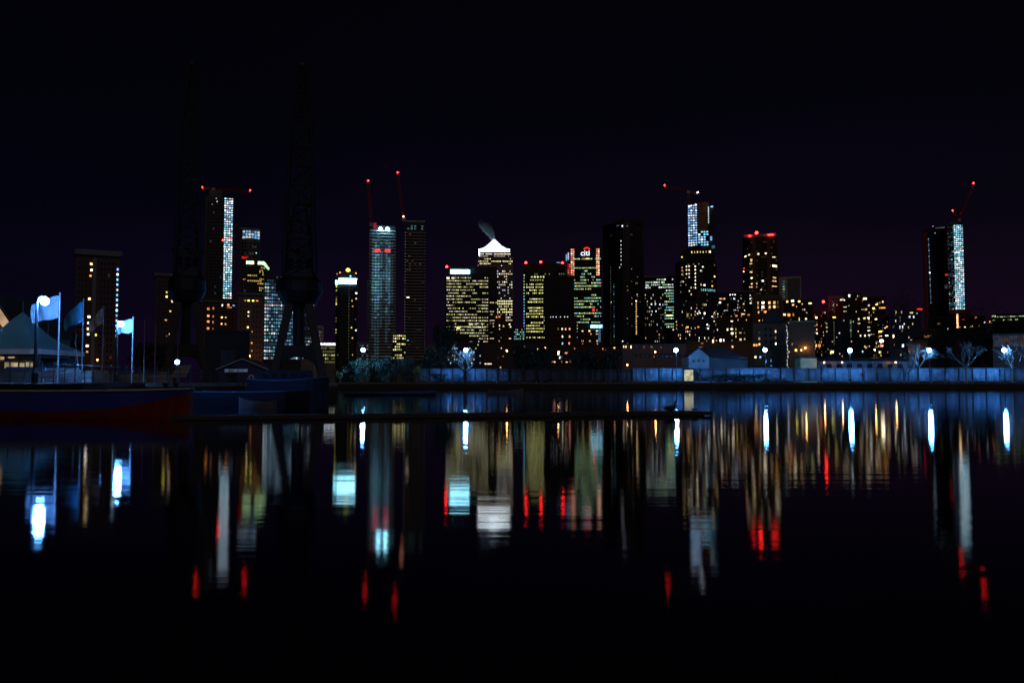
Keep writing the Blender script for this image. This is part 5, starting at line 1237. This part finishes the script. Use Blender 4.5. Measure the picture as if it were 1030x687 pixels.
M_POLE = mat_plain('flagpole_metal', (.22, .22, .24), .5, .3, scale=2)
FM = {'white': mat_plain('white_flag', (.17, .17, .21), .8, scale=2, var=.25), 'blue': mat_plain('blue_flag', (.06, .42, .80), .8, scale=2, var=.3), 'pale': mat_plain('pale_blue_flag', (.45, .54, .75), .8, scale=3, var=.5)}
def flagpole(label, px, pyt, Y, flag=None):
    o = empty('flagpole', label, 'flagpole', (X_at(px, Y), Y, GZ), 0, 'flagpoles along the left quay'); h = at(px, pyt, Y).z - GZ
    mb = MB(); mb.tube((0, 0, 0), (0, 0, h), .05, .032, M_POLE, 8); ball(mb, (0, 0, h + .05), .05, M_POLE, 8); mb.build('pole', o)
    if flag:
        col, L_, H_, droop, tilt = flag; rg = rnd(int(px)); fr_, bk = [], []
        for i in range(13):
            t = i / 12; y = .16 * math.sin(t * 8 + px) * t + .1 * t
            row = []
            for j in range(7):
                s = j / 6
                row.append((-.06 - L_ * t * (.94 + .06 * math.sin(s * 4)), y + .05 * math.sin(s * 5 + t * 6) * t, h - .08 - H_ * s * (1 - tilt * t) - droop * t ** 1.2 + .04 * math.sin(t * 9 + s * 2)))
            fr_.append(row); bk.append([(p[0], p[1] + .012, p[2]) for p in row])
        mb = MB(); mb.grid(fr_, FM[col]); mb.grid(bk, FM[col], flip=True); mb.build('flag', o, smooth=True)
    return o
flagpole('tallest flagpole, flying a white flag right under the biggest lamp', 58, 296, 44.5, ('white', 1.55, 1.2, .5, .22))
flagpole('flagpole flying a drooping bright blue flag', 82, 302, 48.5, ('blue', 1.2, 1.2, .95, .4))
flagpole('flagpole with a short pale blue flag in front of the brick tower block', 102.5, 309, 53, ('pale', .9, .95, .85, .3))
flagpole('flagpole flying a small white flag beside the second lamp', 132.5, 320, 58.5, ('white', 1.2, .95, .15, .1))
flagpole('bare flagpole, first right of the small white flag', 144.3, 323, 64.5)
flagpole('bare flagpole, second right of the small white flag', 155.3, 327.5, 68)
flagpole('bare flagpole standing over the small lamp at the left crane foot', 178.3, 336, 76)
flagpole('thin bare flagpole behind the white flag', 47, 326, 75)
railing('dark railing along the left quay edge in front of marquee and flagpoles', -24.85, 34, -25.0, 43.4, 7, 1.1)
railing('dark railing along the left quay edge below the brick tower block', -25.1, 44, -27.2, 61.8, 12, 1.1)
railing('dark railing on the left quay turning towards the gabled shed', -27.1, 62.4, -24.5, 75.6, 9, 1.1)

# ------------------------------------------------------------------ boats
def hull(mb, L_, Wd, H_, mat, band=None, bow=.35, sheer=.18, split=.5, stern=.8, n=12, transom=True):
    """bow at +x; lower side in mat, upper strake in band; deck just inside the sheer"""
    rows = []
    for i in range(n + 1):
        t = i / n; x = -L_ / 2 + L_ * t
        k = (stern + (1 - stern) * min(1, t / .35)) if t < .35 else 1.0
        if t > 1 - bow: k = max(.03, 1 - ((t - (1 - bow)) / bow) ** 1.9)
        hw_ = Wd / 2 * k; zs = H_ + sheer * H_ * (2 * t - .75) ** 2
        rows.append((x, hw_, zs))
    for sgn in (-1, 1):
        lo = [(x, sgn * h_ * .72, -.25) for x, h_, z in rows]; mi = [(x, sgn * h_ * .95, z * split) for x, h_, z in rows]; hi = [(x, sgn * h_, z) for x, h_, z in rows]
        mb.grid([lo, mi], mat, flip=sgn > 0); mb.grid([mi, hi], band or mat, flip=sgn > 0)
    x, h_, z = rows[0]; mb.face([(x, h_ * .72, -.25), (x, -h_ * .72, -.25), (x, -h_, z), (x, h_, z)][::-1], band or mat)
    return rows
def deck(mb, rows, drop, mat):
    mb.grid([[(x, -h_ * .96, z - drop) for x, h_, z in rows], [(x, h_ * .96, z - drop) for x, h_, z in rows]], mat)
def rub(mb, rows, r, mat, dz=0):
    for s in (-1, 1): mb.path([(x, s * (h_ + .01), z + dz) for x, h_, z in rows], r, mat, 6)

# the big barge: blue topsides over a red bottom
M_BB = mat_plain('barge_blue', (.02, .035, .36), .7, scale=.8, bump=.1)
M_BR = mat_plain('barge_red', (.20, .016, .006), .7, scale=.8, bump=.1)
bx0, bx1 = -23.6, X_at(190, 33.4); o = empty('barge', 'long barge with blue topsides and a red bottom moored at lower left', 'barge', ((bx0 + bx1) / 2, 33.7, 0))
Lb = bx1 - bx0; n = 26; st = []
for i in range(n + 1):
    t = i / n; x = -Lb / 2 + Lb * t; px_ = 515 + (x + o.location.x) / 32.3 * F
    k = 1 if t < .8 else max(.12, 1 - ((t - .8) / .2) ** 2.2 * .88)
    ztop = 1.05 + .07 * max(0, (t - .6) / .4) ** 2 + .05 * max(0, (.3 - t) / .3)
    zb = .31 - .05 * math.sin(min(1, max(0, (t - .25) / .5)) * PI) + .60 * max(0, (t - .66) / .34) ** 2.1
    st.append((x, 1.75 * k, min(zb, ztop - .08), ztop))
mb = MB()
for s in (-1, 1):
    A = [(x, s * h_ * .8, -.3) for x, h_, zb, zt in st]; B = [(x, s * h_ * .97, zb) for x, h_, zb, zt in st]; C = [(x, s * h_, zt) for x, h_, zb, zt in st]
    mb.grid([A, B], M_BR, flip=s > 0); mb.grid([B, C], M_BB, flip=s > 0)
for e, fl in ((0, False), (-1, True)):
    x, h_, zb, zt = st[e]; q1 = [(x, h_ * .8, -.3), (x, -h_ * .8, -.3), (x, -h_ * .97, zb), (x, h_ * .97, zb)]; q2 = [(x, h_ * .97, zb), (x, -h_ * .97, zb), (x, -h_, zt), (x, h_, zt)]
    mb.face(q1 if fl else q1[::-1], M_BR); mb.face(q2 if fl else q2[::-1], M_BB)
mb.build('hull', o)
mb = MB(); mb.grid([[(x, -h_ * .97, zt - .04) for x, h_, zb, zt in st], [(x, h_ * .97, zt - .04) for x, h_, zb, zt in st]], M_WOOD); mb.build('deck', o)
mb = MB()
for s in (-1, 1): mb.path([(x, s * (h_ + .02), zt - .03) for x, h_, zb, zt in st], .045, mat_plain('pale_rubbing_strake', (.42, .46, .52), .6), 6)
mb.build('rubbing_strake', o)
mb = MB(); mb.prism([(-3.6, -1.1), (1.6, -1.1), (1.6, 1.1), (-3.6, 1.1)], 1.02, 1.3, M_CLADD, [(-3.5, -.7), (1.5, -.7), (1.5, .7), (-3.5, .7)]); mb.build('hatch_cover', o)
for x, y in ((4.6, -.5), (4.6, .5), (-4.8, -1.3)):
    mb = MB(); mb.lathe((x, y, 1.02), [(.09, 0), (.09, .22), (.13, .24), (.13, .3), (.01, .31)], M_STEEL, 10); mb.build('bollard', o)
M_NAVY = mat_plain('navy_hull', (.005, .008, .028), .85, scale=1); M_PALEH = mat_plain('pale_hull', (.10, .11, .15), .85, scale=1)
o = empty('workboat', 'dark blue workboat with low deckhouse moored below the right dock crane', 'boat', (X_at(288, 70), 71, 0))
mb = MB(); r = hull(mb, 6.6, 2.3, 1.5, M_NAVY, M_NAVY, .3, .14); mb.build('hull', o)
mb = MB(); deck(mb, r, .15, M_WOOD); mb.build('deck', o)
mb = MB(); rub(mb, r, .06, mat_plain('blue_strake', (.05, .09, .24), .8)); mb.build('rubbing_strake', o)
h_ = MB(); h_.prism([(-2.6, -.8), (2.0, -.8), (2.0, .8), (-2.6, .8)], 1.36, 2.35, M_NAVY, [(-2.5, -.7), (1.7, -.7), (1.7, .7), (-2.5, .7)]); dh = h_.build('deckhouse', o)
for k in range(5):
    mb = MB(); x = -2.1 + k * .8; mb.box(x, x + .5, -.79, -.76, 1.75, 2.1, M_GLASS); mb.build('window', dh)
o = empty('lighter', 'low dark lighter with a thin blue gunwale line right of the red barge', 'barge', (X_at(246, 50), 51.5, 0))
mb = MB(); r = hull(mb, 7.0, 3.0, .75, M_NAVY, M_NAVY, .22, .1); mb.build('hull', o)
mb = MB(); deck(mb, r, .12, M_WOOD); mb.build('deck', o)
mb = MB(); rub(mb, r, .045, mat_plain('blue_strake', (.05, .09, .24), .8)); mb.build('rubbing_strake', o)
o = empty('rowing_boat', 'small pale grey rowing boat tied beside the dark lighter', 'boat', (X_at(257, 44), 44.3, 0), PI)
mb = MB(); r = hull(mb, 1.9, 1.0, .34, M_PALEH, M_PALEH, .55, .5); mb.build('hull', o)
mb = MB(); deck(mb, r, .14, M_WOOD); mb.build('floor', o)
for x in (-.45, .2):
    mb = MB(); mb.box(x - .1, x + .1, -.4, .4, .26, .3, M_WOOD); mb.build('seat', o)
o = empty('racing_shell', 'long low blue boat lying before the shrubs on the far quay', 'boat', (X_at(390, 86), 88, 0))
mb = MB(); r = hull(mb, 9.4, 1.6, .36, M_NAVY, mat_plain('blue_strake', (.05, .09, .24), .8), .4, .3); mb.build('hull', o)
mb = MB(); deck(mb, r, .08, M_NAVY); mb.build('deck', o)
for x in (-2.6, -1.2, .2, 1.6):
    mb = MB(); mb.box(x - .12, x + .12, -.5, .5, .32, .37, M_WOOD); mb.build('seat', o)
o = empty('rowing_boat', 'pale rowing boat floating alone before the dull fence', 'boat', (X_at(508.5, 96), 97, 0))
mb = MB(); r = hull(mb, 4.1, 1.3, .40, M_PALEH, M_PALEH, .4, .45); mb.build('hull', o)
mb = MB(); deck(mb, r, .16, M_WOOD); mb.build('floor', o)
for x in (-1.0, .3):
    mb = MB(); mb.box(x - .12, x + .12, -.55, .55, .36, .4, M_WOOD); mb.build('seat', o)

# dinghies ashore behind the railing
def dinghy(label, px, Y, L_, rot, mat, mast, cover, tilt=0):
    o = empty('dinghy', label, 'dinghy', (X_at(px, Y), Y, GZ + .25), rot, 'sailing dinghies parked on the left quay')
    mb = MB(); r = hull(mb, L_, 1.4, .42, mat, mat, .45, .3); mb.build('hull', o)
    mb = MB(); deck(mb, r, .03, cover); mb.prism([(-L_ * .45, -.5), (L_ * .3, -.25), (L_ * .3, .25), (-L_ * .45, .5)], .42, .8, cover, [(-L_ * .4, -.06), (L_ * .25, -.05), (L_ * .25, .05), (-L_ * .4, .06)]); mb.build('cover', o)
    if mast:
        mb = MB(); mb.tube((L_ * .18, 0, .3), (L_ * .18 + tilt, 0, mast), .03, .02, M_GALV, 6); mb.build('mast', o)
        mb = MB(); mb.tube((L_ * .18, 0, .95), (-L_ * .4, 0, .9), .03, .025, M_GALV, 6); mb.build('boom', o)
    mb = MB()
    for s in (-.4, .4): mb.tube((-.2, s, -.25), (-.2, s, .1), .12, .12, M_RUBBER, 8)
    mb.build('trolley', o)
    return o
M_COV = mat_plain('blue_boat_cover', (.04, .09, .2), .7, scale=2); M_COVW = mat_plain('white_boat_cover', (.2, .22, .26), .7, scale=2)
M_WHITE = mat_plain('weathered_gelcoat', (.2, .21, .23), .5, scale=2)
dinghy('blue covered dinghy parked nearest below the marquee', 30, 55, 3.6, .1, M_WHITE, 0, M_COV)
dinghy('white dinghy with short mast right of the marquee', 66, 60, 3.4, .2, M_WHITE, 3.3, M_COVW)
dinghy('blue covered dinghy with raked mast left of the blue flag pole', 73, 66, 3.4, -.2, M_WHITE, 3.0, M_COV, -.5)
dinghy('white covered dinghy below the blue flag', 96, 70, 3.6, .3, M_WHITE, 0, M_COVW)
dinghy('blue covered dinghy below the small white flag', 124, 72, 3.8, .1, M_WHITE, 0, M_COV)
dinghy('white dinghy between the two bare flagpoles', 149, 78, 3.6, -.1, M_WHITE, 2.9, M_COV)
dinghy('pale covered dinghy left of the small lamp by the crane', 162, 82, 2.2, .0, M_WHITE, 0, M_COVW)
o = empty('sail_rack', 'slanting pale sail rack right of the small lamp by the crane', 'rack', (X_at(178, 83), 83, GZ))
mb = MB(); mb.face([(-.5, -.3, .5), (1.0, -.3, .55), (1.3, .3, 1.75), (-.1, .3, 1.7)], M_COVW); mb.face([(-.5, -.26, .5), (-.1, .34, 1.7), (1.3, .34, 1.75), (1.0, -.26, .55)], M_COVW); mb.build('sail', o)
for x, h_ in ((-.1, 1.72), (1.3, 1.77)):
    mb = MB(); mb.tube((x, .42, 0), (x, .4, h_), .04, .04, M_GALV, 6); mb.build('leg', o)

# ------------------------------------------------------------------ pontoon, cleats, goose
ax, ay, bx, by = -11.95, 29.65, 8.1, 34.35; ang = math.atan2(by - ay, bx - ax); Lp = math.hypot(bx - ax, by - ay)
o = empty('pontoon', 'long low dark floating pontoon crossing the dock water', 'pontoon', (ax, ay, 0), ang)
M_DECK = mat_brick('pontoon_planks', (.02, .018, .017), (.03, .027, .025), (.006, .006, .006), 3, .14, .8)
mb = MB()
k = 0; x = 0
while x < Lp - .01:
    q = int(x / 2.6); dz = .018 * math.sin(q * 2.7); mb.box(x + .004, min(Lp, x + (.145 if int((x + .15) / 2.6) == q else .10)), .01 + .03 * math.sin(q * 1.9), 1.19 + .03 * math.sin(q * 1.9), .115 + dz, .155 + dz + R_.uniform(0, .004), M_DECK); x += .15
mb.build('deck', o)
M_DWOOD = mat_plain('wet_dark_timber', (.022, .02, .019), .6, scale=2.5, bump=.2)
mb = MB(); mb.box(0, Lp, -.05, .0, .02, .165, M_DWOOD); mb.box(0, Lp, 1.2, 1.25, .02, .165, M_DWOOD); mb.build('fender_board', o)
for k in range(10):
    mb = MB(); x = .3 + k * Lp / 10; mb.box(x, x + Lp / 10 - .6, .06, 1.14, -.35, .114, M_RUBBER); mb.build('float', o)
def on_pontoon(px, off):
    s = 0
    for i in range(400):
        s = Lp * i / 400; p = Vector((ax + math.cos(ang) * s - math.sin(ang) * off, ay + math.sin(ang) * s + math.cos(ang) * off, .155))
        if 515 + p.x / p.y * F >= px: break
    return p
cl = None
for px, off, lb in ((697.5, 1.05, 'mooring cleat on the pontoon just right of the goose'), (560, 1.05, 'mooring cleat halfway along the pontoon'), (400, 1.05, 'mooring cleat on the left half of the pontoon')):
    p = on_pontoon(px, off)
    if cl is None:
        mb = MB(); mb.path([(-.16, 0, .1), (-.06, 0, .085), (.06, 0, .085), (.16, 0, .1)], [.018, .03, .03, .018], M_STEEL, 8)
        for x in (-.06, .06): mb.tube((x, 0, 0), (x, 0, .08), .022, .02, M_STEEL, 8)
        mb.box(-.1, .1, -.04, .04, 0, .012, M_STEEL); c = cl = mb.build('mooring_cleat', None, p, ang)
    else:
        c = cl.copy(); COL.objects.link(c); c.location = p
    tag(c, lb, 'cleat', 'mooring cleats on the pontoon')
M_GOOSE = mat_plain('goose_feathers', (.05, .045, .04), .8, scale=9, var=.5, bump=.3)
p = on_pontoon(674, .75); o = empty('goose', 'dark goose sitting on the pontoon with its neck raised', 'goose', p, ang)
mb = MB()
mb.path([(-.33, 0, .13), (-.27, 0, .125), (-.18, 0, .13), (-.05, 0, .135), (.07, 0, .14), (.14, 0, .17), (.17, 0, .23), (.165, 0, .30), (.16, 0, .36), (.175, 0, .395), (.205, 0, .405), (.235, 0, .398), (.275, 0, .388)],
        [.012, .045, .09, .125, .12, .085, .05, .036, .034, .042, .042, .026, .010], M_GOOSE, 14); bd = mb.build('body', o, smooth=True)
sub = bd.modifiers.new('soft', 'SUBSURF'); sub.levels = sub.render_levels = 1
for s in (-1, 1):
    mb = MB(); mb.path([(-.30, s * .03, .15), (-.2, s * .085, .165), (-.05, s * .118, .16), (.06, s * .10, .15)], [.012, .04, .055, .02], M_GOOSE, 8); mb.build('wing', o, smooth=True)
    mb = MB(); mb.tube((-.02, s * .05, .03), (.0, s * .05, .004), .012, .012, M_STEEL, 6); mb.face([(-.02, s * .05 - .03, .006), (.07, s * .05 - .04, .006), (.07, s * .05 + .04, .006), (-.02, s * .05 + .03, .006)], M_STEEL); mb.build('foot', o)

# ------------------------------------------------------------------ night sky, added city fill light, air, camera
wd = bpy.data.worlds.new('World'); sc.world = wd; wd.use_nodes = True
nt = wd.node_tree; N, L = nt.nodes, nt.links; bg = N['Background']
sky = N.new('ShaderNodeTexSky'); sky.sky_type = 'NISHITA'; sky.sun_disc = False; sky.sun_elevation = rad(2.0); sky.sun_rotation = rad(200)
L.new(sky.outputs[0], bg.inputs['Color']); bg.inputs['Strength'].default_value = .0004
bg2 = N.new('ShaderNodeBackground'); add = N.new('ShaderNodeAddShader'); tc = N.new('ShaderNodeTexCoord'); sx = N.new('ShaderNodeSeparateXYZ')
L.new(tc.outputs['Generated'], sx.inputs[0])
cr = N.new('ShaderNodeValToRGB'); L.new(sx.outputs['Z'], cr.inputs['Fac']); cr.color_ramp.interpolation = 'EASE'
el = cr.color_ramp.elements
el[0].position = 0.0; el[0].color = (.0088, .0020, .0125, 1)
el[1].position = 1.0; el[1].color = (.0002, .0002, .0008, 1)
for p, c in ((.10, (.0050, .0015, .0085)), (.20, (.0018, .0009, .0050)), (.34, (.0006, .0004, .0024)), (.6, (.0003, .0003, .0012))):
    e = el.new(p); e.color = (*c, 1)
# the glow is bluer to the left, where the white lamps stand, and purple over the city
mr = N.new('ShaderNodeMapRange'); mr.inputs['From Min'].default_value = -.5; mr.inputs['From Max'].default_value = .15
L.new(sx.outputs['X'], mr.inputs['Value'])
tint = N.new('ShaderNodeMix'); tint.data_type = 'RGBA'; tint.inputs['A'].default_value = (.32, .55, .85, 1); tint.inputs['B'].default_value = (1, 1, 1, 1); L.new(mr.outputs[0], tint.inputs['Factor'])
mul = N.new('ShaderNodeMix'); mul.data_type = 'RGBA'; mul.blend_type = 'MULTIPLY'; mul.inputs['Factor'].default_value = 1
cn = N.new('ShaderNodeTexNoise'); cn.inputs['Scale'].default_value = 2.2; cn.inputs['Detail'].default_value = 5
cm = N.new('ShaderNodeMapping'); cm.inputs['Scale'].default_value = (1, 1, 3.5); L.new(tc.outputs['Generated'], cm.inputs['Vector']); L.new(cm.outputs[0], cn.inputs['Vector'])
cmr = N.new('ShaderNodeMapRange'); cmr.inputs['From Min'].default_value = .3; cmr.inputs['From Max'].default_value = .7; cmr.inputs['To Min'].default_value = .72; cmr.inputs['To Max'].default_value = 1.25; L.new(cn.outputs['Fac'], cmr.inputs['Value'])
cl_ = N.new('ShaderNodeMix'); cl_.data_type = 'RGBA'; cl_.blend_type = 'MULTIPLY'; cl_.inputs['Factor'].default_value = 1; L.new(cr.outputs['Color'], cl_.inputs['A']); L.new(cmr.outputs[0], cl_.inputs['B'])
L.new(cl_.outputs['Result'], mul.inputs['A']); L.new(tint.outputs['Result'], mul.inputs['B']); L.new(mul.outputs['Result'], bg2.inputs['Color']); bg2.inputs['Strength'].default_value = SKY_K
L.new(bg.outputs[0], add.inputs[0]); L.new(bg2.outputs[0], add.inputs[1]); L.new(add.outputs[0], N['World Output'].inputs['Surface'])
sun = bpy.data.lights.new('moonlight', 'SUN'); sun.energy = CITY_FILL; sun.angle = rad(.5); sun.color = (1, .80, .66)  # added warm fill standing in for the city's ambient light
so = bpy.data.objects.new('moonlight', sun); COL.objects.link(so); so.rotation_euler = (rad(55), 0, rad(20))

if HAZE > 0:
    m = bpy.data.materials.new('city_haze'); m.use_nodes = True; nt = m.node_tree; nt.nodes.clear()
    out = nt.nodes.new('ShaderNodeOutputMaterial'); v = nt.nodes.new('ShaderNodeVolumePrincipled'); v.inputs['Color'].default_value = (.85, .9, 1, 1); v.inputs['Density'].default_value = HAZE; v.inputs['Anisotropy'].default_value = HAZE_G
    nt.links.new(v.outputs[0], out.inputs['Volume'])
    mb = MB(); mb.box(-9500, 9500, -100, 14500, -4, 320, m); tag(mb.build('haze'), kind='stuff')

cam = bpy.data.cameras.new('camera'); co = bpy.data.objects.new('camera', cam); COL.objects.link(co); sc.camera = co
co.location = (0, 0, HCAM); co.rotation_euler = (PI / 2 + TILT, 0, 0); cam.sensor_width = 36; cam.lens = 36 * F / 1030; cam.clip_start = .1; cam.clip_end = 30000
vs = sc.view_settings; vs.view_transform = 'Standard'; vs.look = 'None'; vs.exposure = 0; vs.gamma = 1; vs.use_curve_mapping = False
cy_ = sc.cycles; cy_.filter_width = FILTER; cy_.use_denoising = True; cy_.max_bounces = 5; cy_.glossy_bounces = 3; cy_.diffuse_bounces = 2; cy_.volume_bounces = 0; cy_.sample_clamp_indirect = 0; cy_.use_light_tree = True
cy_.caustics_reflective = False; cy_.caustics_refractive = False; cy_.volume_max_steps = 64
